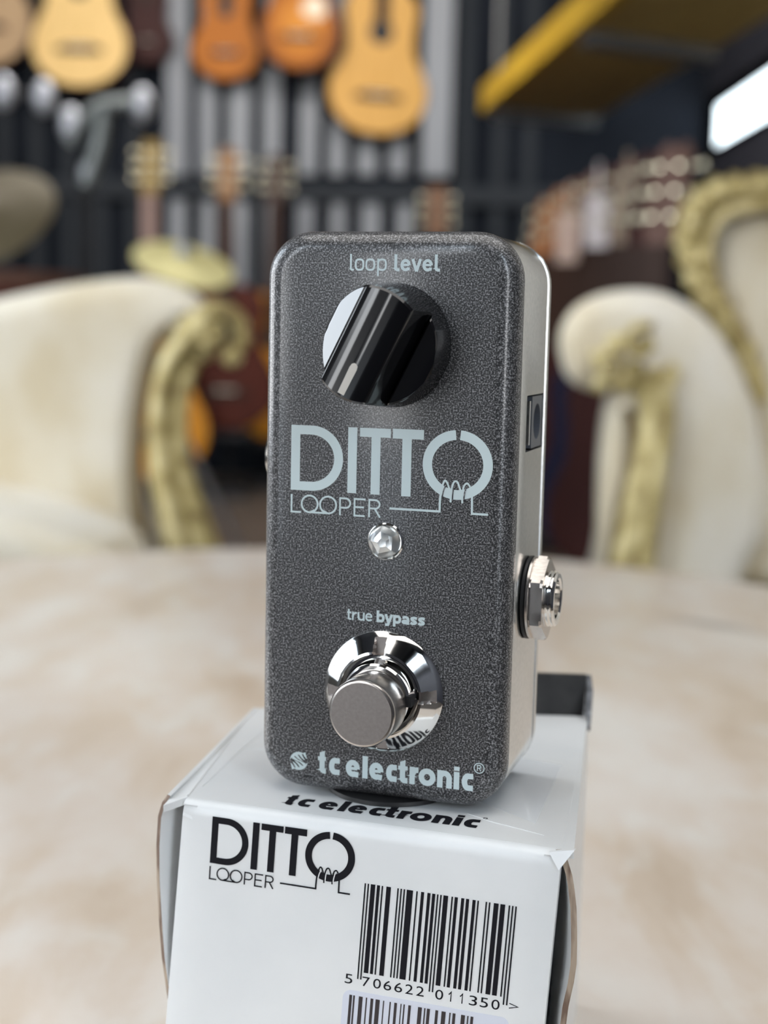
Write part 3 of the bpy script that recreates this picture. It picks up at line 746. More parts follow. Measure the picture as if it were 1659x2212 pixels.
b.F += [(edge[i], edge[(i + 1) % len(edge)], edge[(i + 1) % len(edge)] + nV, edge[i] + nV) for i in range(len(edge))]; b.M += [0] * len(edge)
frp = b.build('front_panel', card, box_, 50)
# side panels, bowed, with a bare brown edge at the front
def interp(T, z):
    for (a, x0), (b_, x1) in zip(T, T[1:]):
        if b_ <= z <= a: return x0 + (x1 - x0) * (a - z) / (a - b_)
    return T[-1][1]
def side_panel(T, backxy, sgn, knee=None):
    zs = [0, -.7, -1.5, -2.5, -4, -6, -9, -12, -15, -18, -21, -25, -29, -33, -38, -45, -54, -62.9]
    out, inn_ = [], []
    for z in zs:
        x_ = interp(T, z); f_ = FL + be * x_
        bw = Vector(backxy)
        ro, ri = [], []
        for i in range(13):
            t = i / 12; tt = t
            p = f_.lerp(bw, tt)
            if knee:
                kp = FL + bn * 9.0 + be * (knee + 0.018 * z + 4 * 0); am = min(1, max(0, (-z - 0.5) / 2.5)); k0 = f_.lerp(bw, 0.15); kk = k0.lerp(kp, am)
                p = f_.lerp(kk, t / 0.5) if t <= 0.5 else kk.lerp(bw, (t - .5) / .5)
            q = p - be * (sgn * 0.85) - bn * (0.5 if knee and t < .5 else 0)
            ro.append(BX(p.x, p.y, z)); ri.append(BX(q.x, q.y, z))
        out.append(ro); inn_.append(ri)
    b = MB(); V = [v for r_ in out for v in r_] + [v for r_ in inn_ for v in r_]; n_ = 13; m_ = len(zs); o_ = n_ * m_
    Fc = []; Mi = []
    for j in range(m_ - 1):
        for i in range(n_ - 1):
            Fc.append((j * n_ + i, j * n_ + i + 1, (j + 1) * n_ + i + 1, (j + 1) * n_ + i)); Mi.append(0)
            Fc.append((o_ + j * n_ + i, o_ + (j + 1) * n_ + i, o_ + (j + 1) * n_ + i + 1, o_ + j * n_ + i + 1)); Mi.append(0)
        Fc.append((j * n_, (j + 1) * n_, o_ + (j + 1) * n_, o_ + j * n_)); Mi.append(1)
        e2 = n_ - 1; Fc.append((j * n_ + e2, o_ + j * n_ + e2, o_ + (j + 1) * n_ + e2, (j + 1) * n_ + e2)); Mi.append(1)
    for j in (0, m_ - 1):
        for i in range(n_ - 1):
            Fc.append((j * n_ + i, j * n_ + i + 1, o_ + j * n_ + i + 1, o_ + j * n_ + i)); Mi.append(0)
    b.V = V; b.F = Fc; b.M = Mi
    return b.build('side_panel', [card, card_edge], box_, 50)
sl = side_panel([(0, -3.6), (-1.5, -4.6), (-3.8, -5.35), (-9.5, -5.7), (-15.2, -5.6), (-21.7, -5.2), (-28.2, -4.7), (-33, -3.95), (-38.8, -3.05), (-45, -2.2), (-63, 0)], (-26.1, 59.5), -1, 0.2)
sr_ = side_panel([(0, 63.6), (-0.7, 63.9), (-1.5, 64.5), (-4.5, 65.55), (-8.9, 66.2), (-13.3, 66.5), (-17.7, 66.6), (-20.8, 66.3), (-24.7, 65.6), (-28, 65.3), (-40, 64.5), (-63, 63.5)], (43.3, 58.4), 1, 62.3)
b = MB(); b.loops([[BX(-25.0, 58.6, -0.6), BX(42.0, 57.4, -0.6), BX(42.0, 57.4, -62.9), BX(-25.0, 58.6, -62.9)], [BX(-25.0, 59.8, -0.6), BX(42.2, 58.6, -0.6), BX(42.2, 58.6, -62.9), BX(-25.0, 59.8, -62.9)]])
b.build('rear_panel', card, box_)
b = MB(); b.loops([[BX(-31, 1, z), BX(29, -19, z), BX(42, 57, z), BX(-25, 58.5, z)] for z in (-63.0, -62.0)]); b.build('bottom_panel', card, box_)
# rear flap standing up, dark inside, and its short folded side tab
b = MB(); fa, fb = Vector((-18.0, 59.8)), Vector((42.2, 58.8))
b.loops([[BX(fa.x, fa.y, -0.5), BX(fb.x, fb.y, -0.5), BX(fb.x + .6, fb.y + 1.4, 8.2), BX(fa.x, fa.y + 1.4, 8.6)], [BX(fa.x, fa.y + 1.3, -0.5), BX(fb.x, fb.y + 1.3, -0.5), BX(fb.x + .6, fb.y + 2.7, 8.2), BX(fa.x, fa.y + 2.7, 8.6)]])
fl_ = b.build('rear_flap', card_dark, box_); fl_['label'] = 'charcoal rear flap standing upright'
tabm = noise_mix(M('grey_tab', (0.2, 0.21, 0.23), 0.6), 900, [(0.45, (0.10, 0.105, 0.12)), (0.68, (0.42, 0.44, 0.47))], 2)
b = MB(); b.loops([[BX(42.2, 51.5, -1.2), BX(42.6, 51.5, -1.2), BX(42.7, 51.8, -0.2), BX(42.3, 51.8, -0.2)], [BX(42.6, 58, -1.5), BX(43.7, 58, -1.5), BX(43.9, 58, 5.5), BX(42.9, 58, 5.5)], [BX(42.6, 61.5, -1.5), BX(43.7, 61.5, -1.5), BX(43.9, 61.5, 8.0), BX(42.9, 61.5, 8.0)]])
b.build('side_tab', tabm, box_)
# torn corners of the front panel
b = MB()
def tri(P, m=0, th=0.0009):
    lo_ = [p - Vector((0, 0, th)) for p in P]; b.loops([lo_, P], m)
c0, c1, c2 = BFs(62.0, 0, 2.0), BFs(65.6, 0.15, 0.0), BFs(63.8, -2.6, 2.2)
b.loops([[p - Vector((bn.x, bn.y, 0)) * -0.0007 for p in (c0, c1, c2)], [c0, c1, c2]])
b.build('corner_tab', card, box_); b = MB()
c0, c1, c2 = BFs(-0.2, 0.25, -0.4), BFs(2.2, -2.9, 2.1), BFs(0.2, -2.6, 1.6)
b.loops([[p - Vector((bn.x, bn.y, 0)) * -0.0006 for p in (c0, c1, c2)], [c0, c1, c2]])
b.build('corner_tab', card, box_)
# clear tape over the right of the top
def TP(u, v): 
    r_ = ray(u, v); z_ = Z0 + (BT + 0.06) * MM; p = CAM + r_ * ((z_ - CAM.z) / r_.z); return p - box_.location
b = MB(); P = [Vector((0.0165, 0.0035, 0)), Vector((0.0255, -0.0075, 0)), Vector((0.0335, 0.024, 0)), Vector((0.0225, 0.030, 0))]
z_ = (BH + 0.06) * MM; P = [Vector((p.x, p.y, z_)) for p in P]
b.loops([[p - Vector((0, 0, 0.00005)) for p in P], P]); tpz = b.build('clear_tape', tape_m, box_); tpz['label'] = 'strip of clear adhesive tape'
# creases and a scratch pressed into the top
for P in ([(0.0148, -0.0035), (0.0185, -0.0072), (0.0228, -0.0103), (0.0262, -0.0128)], [(-0.0256, 0.0295), (-0.0228, 0.0302), (-0.020, 0.0288)], [(-0.0256, 0.0295), (-0.0300, 0.0075)], [(-0.0256, 0.0295), (-0.0225, 0.0420)]):
    b = MB(); b.tube([Vector((x, y, BH * MM + 0.00002)) for x, y in P], [0.00003] + [0.00008] * (len(P) - 2) + [0.00003], 6); b.build('crease', card, tp)

# print on the box
tdir = Vector((0.9571, -0.2897)); tper = Vector((0.2897, 0.9571)); T0 = Vector((-15.97, -0.71))
def on_top(x, z):
    p = T0 + tdir * (x - 0.02 * z) + tper * z
    return BX(p.x, p.y, 0.035)
k = Ink(on_top); f_, X_, a_, w_ = maker_mark(k, 0.0, 0.0, 1.236, 1.33)
k.st(sup(33.6, 4.9, 0.3, 0.34, 2.0), 0.18, True)
k.build('maker_lettering', ink_black, tp)
SC = 0.744
loop_logo(lambda x, z: BFs(5.8 + x * SC, -1.88 + z * SC * 1.008, 2.045), lambda x, z: BFs(5.8 + x * SC, -1.88 + z * SC * 1.008, 2.20), frp, ink_black, card, 'logo_lettering')
# barcode
LC_ = ['0001101', '0011001', '0010011', '0111101', '0100011', '0110001', '0101111', '0111011', '0110111', '0001011']
GC = [''.join('1' if c == '0' else '0' for c in s_)[::-1] for s_ in LC_]
RC = [''.join('1' if c == '0' else '0' for c in s_) for s_ in LC_]
par = {'5': 'LGGLLG'}['5']
bits = '101' + ''.join((LC_ if p_ == 'L' else GC)[int(d)] for d, p_ in zip('706622', par)) + '01010' + ''.join(RC[int(d)] for d in '011350') + '101'
k = Ink(lambda x, z: BFs(x, z, 2.045)); x0, md_ = 33.05, 24.89 / 95
i = 0
while i < 95:
    if bits[i] == '1':
        j = i
        while j < 95 and bits[j] == '1': j += 1
        guard = i < 3 or 45 <= i < 50 or i >= 92
        k.rect(x0 + i * md_ + 0.012, -25.55 if guard else -24.3, x0 + j * md_ - 0.012, -9.34); i = j
    else: i += 1
bar_o = k.build('barcode', ink_black, frp)
# digits of the barcode in a plain sans face
def text_on(txt, x0, x1, z, h, fn, name, m, parent, acc):
    cu = bpy.data.curves.new('t', 'FONT'); cu.body = txt; cu.size = 1.0
    o = bpy.data.objects.new('t', cu); C.objects.link(o); bpy.context.view_layer.update()
    me = bpy.data.meshes.new_from_object(o.evaluated_get(bpy.context.evaluated_depsgraph_get()))
    xs = [v.co.x for v in me.vertices]; ys = [v.co.y for v in me.vertices]
    sx_ = (x1 - x0) / (max(xs) - min(xs)); sz_ = h / (max(ys) - min(ys))
    acc.add([fn(x0 + (v.co.x - min(xs)) * sx_, z + (v.co.y - min(ys)) * sz_) for v in me.vertices], [tuple(p.vertices) for p in me.polygons])
    bpy.data.objects.remove(o); bpy.data.curves.remove(cu)
acc = MB(); fnb = lambda x, z: BFs(x, z, 2.045)
for ch, a, e_ in (('5', 31.0, 32.3), ('7', 33.98, 35.25), ('0', 35.85, 37.15), ('6', 37.62, 38.92), ('6', 39.45, 40.75), ('2', 41.25, 42.55), ('2', 43.08, 44.38), ('0', 46.24, 47.54), ('1', 48.3, 49.02), ('1', 50.15, 50.87), ('3', 51.78, 53.08), ('5', 53.55, 54.85), ('0', 55.4, 56.7)):
    if ch == '1':
        V, Fc = ribbon([(a + .12, -25.45), (a + .32, -25.28), (a + .52, -24.97), (a + .52, -26.58)], 0.19); acc.add([fnb(v[0], v[1]) for v in V], Fc); continue
    text_on(ch, a, e_, -26.58, 1.62, fnb, 'd', ink_black, frp, acc)
V, Fc = ribbon([(58.2, -25.15), (59.6, -25.55), (58.2, -25.95)], 0.17); acc.add([fnb(v[0], v[1]) for v in V], Fc)
acc.build('barcode_digits', ink_black, frp)
# second, grey-blue sticker at the bottom of the picture
sx0, sx1, sz1, sz0, r_ = 30.9, 58.5, -27.62, -44.0, 1.4
P = [(x, z) for cx, cz, a0 in ((sx1 - r_, sz1 - r_, 0), (sx0 + r_, sz1 - r_, 90), (sx0 + r_, sz0 + r_, 180), (sx1 - r_, sz0 + r_, 270)) for x, z in arc(cx, cz, r_, r_, a0, a0 + 90, 6)]
b = MB(); b.loops([[BFs(x, z, 2.0) for x, z in P], [BFs(x, z, 2.05) for x, z in P]]); stk = b.build('sticker', sticker_m, box_); stk['label'] = 'pale grey blue barcode sticker'
k = Ink(lambda x, z: BFs(x, z, 2.075))
for a, e_ in [(32.01, 32.49), (32.68, 32.97), (33.64, 34.31), (34.84, 35.07), (35.64, 36.12), (36.5, 37.22), (37.77, 37.97), (38.86, 39.09), (39.67, 40.12), (40.71, 40.89), (41.21, 41.44), (42.02, 42.46), (43.64, 44.29), (44.66, 44.88), (45.12, 45.62), (46.52, 46.98), (47.54, 48.22), (48.82, 49.04), (49.37, 49.83), (50.74, 51.38), (51.74, 51.96), (52.29, 52.74)]:
    k.rect(a, -41.0, e_, -28.4)
k.build('barcode', sticker_ink, stk)

# ------------------------------------------------------------------ the gilt armchairs
def prism(bm_, P, d, bev, dx=0.0):
    """outline P (points of one vertical plane) given depth d towards +y (drifting dx sideways per unit) with rounded front and back edges"""
    n = len(P)
    ar = sum(P[i].x * P[(i + 1) % n].z - P[(i + 1) % n].x * P[i].z for i in range(n)); INS = 1 if ar > 0 else -1
    nrm = []
    for i in range(n):
        t = P[(i + 2) % n] - P[i - 2]; t.y = 0; t.normalize(); nrm.append(Vector((-t.z, 0, t.x)) * INS)
    def loop_(ins, dep): return [P[i] + nrm[i] * ins + Vector((dep * dx, dep, 0)) for i in range(n)]
    K = 9
    front = [loop_(bev * (1 - math.sin(PI / 2 * i / K)), bev * (1 - math.cos(PI / 2 * i / K))) for i in range(K + 1)]
    back = [loop_(bev * (1 - math.sin(PI / 2 * i / K)), d - bev * (1 - math.cos(PI / 2 * i / K))) for i in range(K, -1, -1)]
    bm_.loops(front + back)
def pix(P, Y, k=4, closed=True):
    return [Vector(p) for p in spline([at(u, v, Y) for u, v in P], k, closed)]
YA = 1.18
q = 1 / ppm(YA)
o = at(0, 1000, YA)
chair = empty('armchair', (o.x, YA + 0.2, 0), 0, 'cream damask armchair with gilt scroll arm on the left side of the table', 'armchair')
inv = lambda V_: [v - chair.location for v in V_]
def finish(bm_, name, m, ch, sm=45):
    bm_.V = [v - ch.location for v in bm_.V]
    return bm_.build(name, m, ch, sm)
zf = 4 * q
b = MB(); prism(b, pix([(-480, 800), (-300, 722), (-150, 680), (0, 642), (150, 612), (290, 597), (380, 612), (440, 648), (462, 700), (425, 730), (350, 740), (318, 800), (300, 900), (294, 1000), (300, 1100), (318, 1220), (330, 1420), (-480, 1420)], YA), 0.42, 0.026, -0.16); finish(b, 'arm', cream, chair)
b = MB(); P, R = resample([at(u, v, YA - 0.005) for u, v in ((436, 1420), (430, 1250), (405, 1150), (376, 1050), (360, 960), (362, 860), (382, 780), (425, 725), (475, 705))], [r_ * q for r_ in (66, 62, 56, 50, 44, 40, 40, 44, 46)]); b.tube(P, R, 20)
P, R = resample([at(u, v, YA - 0.035) for u, v in ((400, 1420), (395, 1250), (372, 1120), (350, 1000), (342, 900), (358, 800), (400, 735), (450, 700))], [r_ * q for r_ in (24, 24, 22, 20, 18, 18, 20, 22)]); b.tube(P, R, 12)
P, R = resample([at(u, v, YA - 0.03) for u, v in ((460, 1420), (450, 1260), (420, 1130), (398, 1040), (385, 950), (392, 850), (420, 780))], [r_ * q for r_ in (20, 20, 20, 20, 20, 18, 14)]); b.tube(P, R, 12)
finish(b, 'arm_post', gold, chair, 60)
b = MB(); sc = at(462, 712, YA - 0.02)
sp_ = [(sc + Vector((math.cos(t) * (58 - 6.2 * t) * q, -0.004 * t, math.sin(t) * (52 - 5.6 * t) * q))) for t in [i * 0.3 for i in range(26)]]
b.tube(sp_, [(19 - 0.35 * i) * q for i in range(26)], 10)
for u, v, r_ in ((470, 712, 20), (500, 770, 24), (520, 735, 22), (408, 700, 24), (440, 760, 22)): b.ball(at(u, v, YA - 0.02), r_ * q, 14)
finish(b, 'scroll_ornament', gold, chair, 60)
b = MB(); P, R = resample([at(u, v, YA - 0.012) for u, v in ((365, 700), (328, 760), (306, 860), (296, 960), (296, 1060), (308, 1180), (326, 1420))], [r_ * q for r_ in (9, 12, 12, 12, 12, 13, 13)]); b.tube(P, R, 10); finish(b, 'piping', gold_dark, chair, 60)
b = MB(); prism(b, pix([(-480, 1060), (-250, 1072), (-100, 1092), (0, 1114), (90, 1140), (170, 1172), (225, 1200), (250, 1250), (255, 1390), (-480, 1390)], 1.0), 0.30, 0.03); finish(b, 'seat_cushion', cream, chair)
b = MB(); x0_, x1_ = at(-480, 1400, YA).x, at(330, 1400, YA).x; zz = at(0, 1415, YA).z
b.box((x0_, YA - 0.02, zz - 0.07), (x1_, YA + 0.42, zz)); finish(b, 'seat_rail', gold, chair)
for x_, y_ in ((x1_ - 0.03, YA + 0.01), (x0_ + 0.04, YA + 0.01), (x1_ - 0.03, YA + 0.38), (x0_ + 0.04, YA + 0.38)):
    b = MB(); b.tube([Vector((x_, y_, 0)), Vector((x_, y_, 0.04)), Vector((x_, y_, zz * .5)), Vector((x_, y_, zz - 0.06))], [0.016, 0.022, 0.018, 0.034], 14); finish(b, 'leg', gold, chair, 60)

o = at(1450, 1000, YA)
ch2 = empty('armchair', (o.x, YA + 0.25, 0), 0, 'cream armchair with rolled arm and high gilt back on the right beyond the table', 'armchair')
b = MB(); prism(b, pix([(1206, 750), (1214, 700), (1248, 656), (1310, 630), (1390, 624), (1460, 640), (1530, 688), (1590, 770), (1632, 870), (1656, 980), (1668, 1080), (1660, 1160), (1630, 1215), (1600, 1290), (1600, 1420), (1290, 1420), (1288, 1250), (1290, 1120), (1296, 1000), (1312, 900), (1334, 862), (1310, 848), (1262, 842), (1222, 812)], YA, 4), 0.42, 0.026, 0.145); finish(b, 'arm', cream, ch2)
b = MB(); P, R = resample([at(u, v, YA - 0.012) for u, v in ((1360, 1420), (1362, 1280), (1372, 1180), (1388, 1080), (1408, 980), (1420, 900), (1412, 850), (1385, 815))], [r_ * q for r_ in (56, 52, 48, 44, 40, 40, 40, 36)]); b.tube(P, R, 20)
P, R = resample([at(u, v, YA - 0.04) for u, v in ((1385, 1420), (1388, 1280), (1398, 1180), (1412, 1080), (1428, 990), (1438, 910), (1430, 850))], [r_ * q for r_ in (20, 20, 18, 18, 17, 17, 16)]); b.tube(P, R, 12)
finish(b, 'arm_post', gold, ch2, 60)
b = MB()
for u, v, R0, tw in ((1385, 740, 38, 1), (1425, 815, 34, -1), (1318, 790, 30, 1)):
    sc = at(u, v, YA - 0.02)
    b.tube([(sc + Vector((math.cos(t * tw + 1.0) * R0 * (1 - t / 9) * q, -0.003 * t, math.sin(t * tw + 1.0) * R0 * (1 - t / 9) * q))) for t in [i * 0.3 for i in range(24)]], [(13 - .25 * i) * q for i in range(24)], 10)
for u, v, r_ in ((1385, 740, 14), (1330, 740, 22), (1345, 830, 22), (1300, 830, 22), (1370, 800, 24), (1440, 860, 20), (1400, 870, 24), (1290, 770, 16)): b.ball(at(u, v, YA - 0.015), r_ * q, 14)
finish(b, 'scroll_ornament', gold, ch2, 60)
b = MB(); P, R = resample([at(u, v, YA - 0.008) for u, v in ((1350, 880), (1366, 930), (1362, 1010), (1340, 1110), (1318, 1250), (1310, 1420))], [r_ * q for r_ in (10, 16, 16, 16, 16, 16)]); b.tube(P, R, 10); finish(b, 'piping', gold_dark, ch2, 60)
YK = 1.60; q2 = 1 / ppm(YK)
b = MB(); prism(b, pix([(1545, 520), (1600, 470), (1700, 455), (1850, 455), (2000, 480), (2080, 560), (2090, 760), (2060, 1000), (2050, 1300), (1700, 1300), (1660, 1080), (1640, 940), (1610, 820), (1575, 720), (1550, 620)], YK, 4), 0.09, 0.03); finish(b, 'backrest', cream, ch2)
b = MB(); path = [(1640, 860), (1610, 770), (1562, 690), (1518, 610), (1494, 530), (1500, 470), (1545, 425), (1620, 408), (1720, 402), (1850, 410), (2000, 430), (2110, 520), (2130, 700), (2100, 950), (2080, 1300)]
P, R = resample([at(u, v, YK - 0.005) for u, v in path], [r_ * q2 for r_ in (26, 30, 32, 34, 36, 36, 36, 32, 34, 32, 32, 32, 32, 32, 32)], 10)
R = [r_ * (1 + 0.16 * math.sin(i * 1.25)) for i, r_ in enumerate(R)]; b.tube(P, R, 16); finish(b, 'back_frame', gold, ch2, 60)
b = MB(); P, R = resample([at(u, v, YK - 0.035) for u, v in [(1628, 830), (1590, 720), (1545, 620), (1528, 540), (1548, 480), (1600, 450), (1720, 440), (1880, 440)]], [14 * q2] * 8, 8); b.tube(P, R, 10)
for i in range(16):
    t = i / 15; pth = spline([at(u, v, YK - 0.03) for u, v in path[:9]], 4); b.ball(pth[int(t * (len(pth) - 1))] + Vector((0, -0.012, 0)), (13 + 5 * (i % 2)) * q2, 12)
finish(b, 'carved_leaf', gold, ch2, 60)
b = MB(); prism(b, pix([(1640, 1130), (1800, 1110), (2000, 1110), (2090, 1140), (2090, 1260), (1620, 1260)], YA + 0.05), 0.42, 0.02); finish(b, 'seat_cushion', cream, ch2)
b = MB(); x0_, x1_ = at(1300, 1400, YA).x, at(2090, 1400, YA).x; zz = at(1450, 1415, YA).z
b.box((x0_, YA - 0.01, zz - 0.07), (x1_, YK + 0.06, zz)); finish(b, 'seat_rail', gold, ch2)
for x_, y_ in ((x0_ + 0.03, YA + 0.02), (x1_ - 0.03, YA + 0.02), (x0_ + 0.03, YK + 0.03), (x1_ - 0.03, YK + 0.03)):
    b = MB(); b.tube([Vector((x_, y_, 0)), Vector((x_, y_, 0.04)), Vector((x_, y_, zz * .5)), Vector((x_, y_, zz - 0.06))], [0.016, 0.022, 0.018, 0.034], 14); finish(b, 'leg', gold, ch2, 60)

# ------------------------------------------------------------------ guitars
HWD0 = [(0, 0.0), (.012, .13), (.04, .235), (.10, .345), (.19, .44), (.28, .485), (.37, .5), (.47, .485), (.58, .43), (.68, .37), (.76, .335), (.83, .322), (.90, .332), (.98, .355), (1.07, .37), (1.15, .355), (1.22, .305), (1.27, .215), (1.295, .11), (1.30, 0.0)]
HWD = [(z * 1.13, max(x, 0.345) if .7 < z < 1.0 else x) for z, x in HWD0]
def guitar(loc, W, label, top_m, side_m, neck_m, rz=0.0, roll=0.0, neck=0.32, cat='guitar', group=None, hole=True, guard=False, depth=0.09, head_m=None, single=False, tilt=0.0):
    g = empty('guitar', loc, rz, label, cat, group)
    g.rotation_euler = (tilt, roll, rz)
    pts = spline([(x * W, 0, z * W) for z, x in HWD], 4)
    out = pts + [Vector((-p.x, 0, p.z)) for p in pts[-2:0:-1]]
    if single: out = [Vector((p.x * (0.78 if p.z > W * .8 and p.x > 0 else 1), 0, p.z)) for p in out]
    def ly(y, k_):
        c_ = Vector((0, 0, .62 * W)); return [c_ + (p - c_) * k_ + Vector((0, y, 0)) for p in out]
    b = MB(); b.loops([ly(-0.001, .985), ly(0.002, 1.0), ly(depth - .004, 1.0), ly(depth, .985)]); b.build('body', side_m, g, 50)
    b = MB(); b.loops([ly(-0.0005, .975), ly(-0.004, .97)]); sb = b.build('soundboard', top_m, g, 30)
    if hole:
        hz_ = 1.0 * W
        b = MB(); b.lathe([(.118 * W, 0.0), (.118 * W, 0.0012)], (0, -0.004, hz_), (0, -1, 0), 32); rs = b.build('rosette', rosew, sb)
        b = MB(); b.lathe([(.105 * W, 0.0), (.105 * W, 0.001)], (0, -0.0052, hz_), (0, -1, 0), 32); b.build('sound_hole', black_matt, sb)
    b = MB(); bw = .235 * W; bz = .385 * W
    b.loops([[Vector((x, y, z)) for x, z in ((-bw, bz - .03 * W), (-bw * .5, bz - .045 * W), (bw * .5, bz - .045 * W), (bw, bz - .03 * W), (bw, bz + .01 * W), (bw * .5, bz + .045 * W), (-bw * .5, bz + .045 * W), (-bw, bz + .01 * W))] for y in (-0.004, -0.011)]); br = b.build('bridge', rosew, g)
    b = MB(); b.box((-bw * .48, -0.014, bz + .012 * W), (bw * .48, -0.011, bz + .026 * W)); b.build('saddle', ivory, br)
    if guard:
        b = MB(); gp = spline([(.02 * W, 0, .70 * W), (.13 * W, 0, .60 * W), (.28 * W, 0, .62 * W), (.30 * W, 0, .74 * W), (.22 * W, 0, .86 * W), (.12 * W, 0, .84 * W)], 5, True)
        b.loops([[p + Vector((0, y, 0)) for p in gp] for y in (-0.004, -0.006)]); b.build('pick_guard', pearl, g)
    nz0, nz1 = 1.1 * W, 1.47 * W + neck
    b = MB(); L_ = []
    for z in (nz0 + .25 * W, nz1):
        w_ = 0.029 if z < nz1 else 0.024
        L_.append([Vector((w_ * math.cos(a), 0.002 + 0.022 * math.sin(a) if math.sin(a) > 0 else 0.0, z)) for a in [2 * PI * i / 16 for i in range(16)]])
    b.loops(L_); b.build('neck', neck_m, g, 40)
    b = MB(); b.loops([[Vector((-.028, -0.004, nz0)), Vector((.028, -0.004, nz0)), Vector((.028, -0.011, nz0)), Vector((-.028, -0.011, nz0))], [Vector((-.023, 0.001, nz1)), Vector((.023, 0.001, nz1)), Vector((.023, -0.006, nz1)), Vector((-.023, -0.006, nz1))]]); b.build('fretboard', rosew if neck_m is not pinkw and neck_m is not maple and 'dusky' not in neck_m.name else neck_m, g)
    b = MB(); hs_ = [(-.026, 0), (.026, 0), (.037, .04), (.035, .16), (.02, .185), (0, .175), (-.02, .185), (-.035, .16), (-.037, .04)]
    b.loops([[Vector((x, 0.014 + z * .25 - y, nz1 + z)) for x, z in hs_] for y in (0.0, 0.016)]); hd = b.build('headstock', head_m or neck_m, g)
    for s_ in (-1, 1):
        for i in range(3):
            b = MB(); zz_ = nz1 + 0.05 + i * .045; yy = 0.006 + (zz_ - nz1) * .25
            b.tube([Vector((s_ * .03, yy, zz_)), Vector((s_ * .052, yy, zz_))], 0.003, 8); b.ball((s_ * .058, yy, zz_), 0.009, 10, 0, (1, .7, 1.1))
            b.lathe([(0.0045, 0), (0.0045, 0.016)], (s_ * .02, yy, zz_), (0, -1, 0), 8)
            b.build('tuning_peg', peg_m, hd, 50)
    return g
def hang(u, vb, wpx, label, *a, Y=YB - 0.135, **kw):
    p = at(u, vb, Y); return guitar((p.x, Y, p.z), wpx / ppm(Y), label, *a, group='acoustic guitars hung on the back wall', **kw)
hang(-36, 145, 212, 'peach-topped acoustic guitar cut off by the left edge, hung on the slat wall', peach, redw, brownw)
hang(172, 190, 206, 'pale yellow spruce acoustic guitar with dark bridge, hung high on the slat wall', spruce, redw, brownw, Y=YB - 0.26)
hang(318, 135, 110, 'dark red small guitar hung beside the pale yellow spruce guitar', redw, redw, brownw, hole=False, Y=YB - 0.10, depth=0.055)
hang(487, 174, 145, 'narrow orange mahogany guitar hung left of the sunburst guitar', mahog, redw, brownw)
hang(646, 152, 176, 'sunburst guitar with pale pick guard, hung between orange and amber guitars', sunb, redw, brownw, guard=True, hole=False, Y=YB - 0.25)
hang(812, 294, 212, 'amber classical guitar hanging lowest on the slat wall, sound hole in view', cedar, redw, brownw, roll=0.03, rz=0.16)
def stand_guitar(u, vh, vb, Y, label, *a, **kw):
    """guitar on the floor, its head at pixel row vh and the bottom of its body at vb"""
    pb, pt = at(u, vb, Y), at(u, vh, Y); H = pt.z - pb.z
    W = H * 0.36; return guitar((pb.x, Y, pb.z), W, label, *a, neck=H - 1.47 * W - 0.18, **kw)
grp = 'guitars standing before the back wall'
stand_guitar(322, 300, 1040, 4.6, 'amber-headed guitar standing behind the left cream armchair', amber, redw, wood('dusky_neck', (.20, .13, .11), (.27, .19, .17)), group=grp, head_m=wood('amber_head', (.13, .085, .02), (.18, .12, .03)))
stand_guitar(486, 318, 930, 4.75, 'dark red guitar with orange brown head standing behind the gilt scroll', wood('deep_red_top', (.05, .012, .008), (.085, .02, .012)), redw, brownw, group=grp, head_m=wood('orange_head', (.15, .075, .03), (.21, .11, .05)))
stand_guitar(588, 330, 950, 5.1, 'amber guitar with dark brown head standing close behind the pedal', amber, redw, rosew, group=grp)
stand_guitar(930, 400, 1000, 4.9, 'dark brown guitar standing behind the top of the pedal', brownw, redw, brownw, group=grp)
# stand rail that carries them
b = MB()
for u, vb, Y in ((322, 1040, 4.6), (486, 930, 4.75), (588, 950, 5.1), (930, 1000, 4.9)):
    pb = at(u, vb, Y)
    st_ = MB(); st_.box((-0.08, -0.03, 0.0), (0.08, 0.13, 0.03)); st_.tube([Vector((0, 0.11, 0.02)), Vector((0, 0.13, pb.z - 0.005))], 0.012, 8); st_.box((-0.07, -0.03, pb.z - 0.022), (0.09, 0.13, pb.z - 0.004))
    so = st_.build('guitar_stand', black_matt); so.location = (pb.x, Y, 0)
    tag(so, {322: 'black stand under the guitar behind the left armchair', 486: 'black stand under the dark red guitar behind the gilt scroll', 588: 'black stand under the amber guitar beside the pedal', 930: 'black stand under the dark brown guitar behind the pedal'}[u], 'stand', 'guitar stands')
# row of guitars in a floor rack along the right wall
rk = [(1432, 300, 2.35, redw, redw, headw), (1388, 320, 2.6, redw, redw, redw), (1345, 335, 2.85, redw, brownw, headw), (1302, 352, 3.1, navy, redw, redw), (1268, 366, 3.35, redw, redw, headw), (1232, 384, 3.6, redw, brownw, brownw), (1198, 402, 3.85, amber, redw, wood('copper_head', (.20, .08, .03), (.28, .12, .05))), (1166, 425, 4.1, redw, redw, wood('copper_head', (.20, .08, .03), (.28, .12, .05)))]
labs = ['dark red racked guitar standing next to the gilt chair back', 'dark red racked guitar with dark red head, second from the gilt chair back', 'dark red racked guitar with a tan tag, third from the gilt chair back', 'navy racked guitar with a white tag', 'dark red racked guitar with a pinkish tag', 'racked guitar with brown neck beside the copper-headed amber guitar', 'amber racked guitar with copper-coloured head', 'dark racked guitar with copper-coloured head, leftmost in the floor rack']
tag_w, tag_p, tag_b = M('white_tag', (0.62, 0.56, 0.56), 0.6), M('pink_tag', (0.55, 0.40, 0.33), 0.6), M('tan_tag', (0.26, 0.19, 0.13), 0.6)
TAGS = {1345: (1352, 465, tag_b), 1302: (1290, 478, tag_w), 1268: (1226, 515, tag_p)}
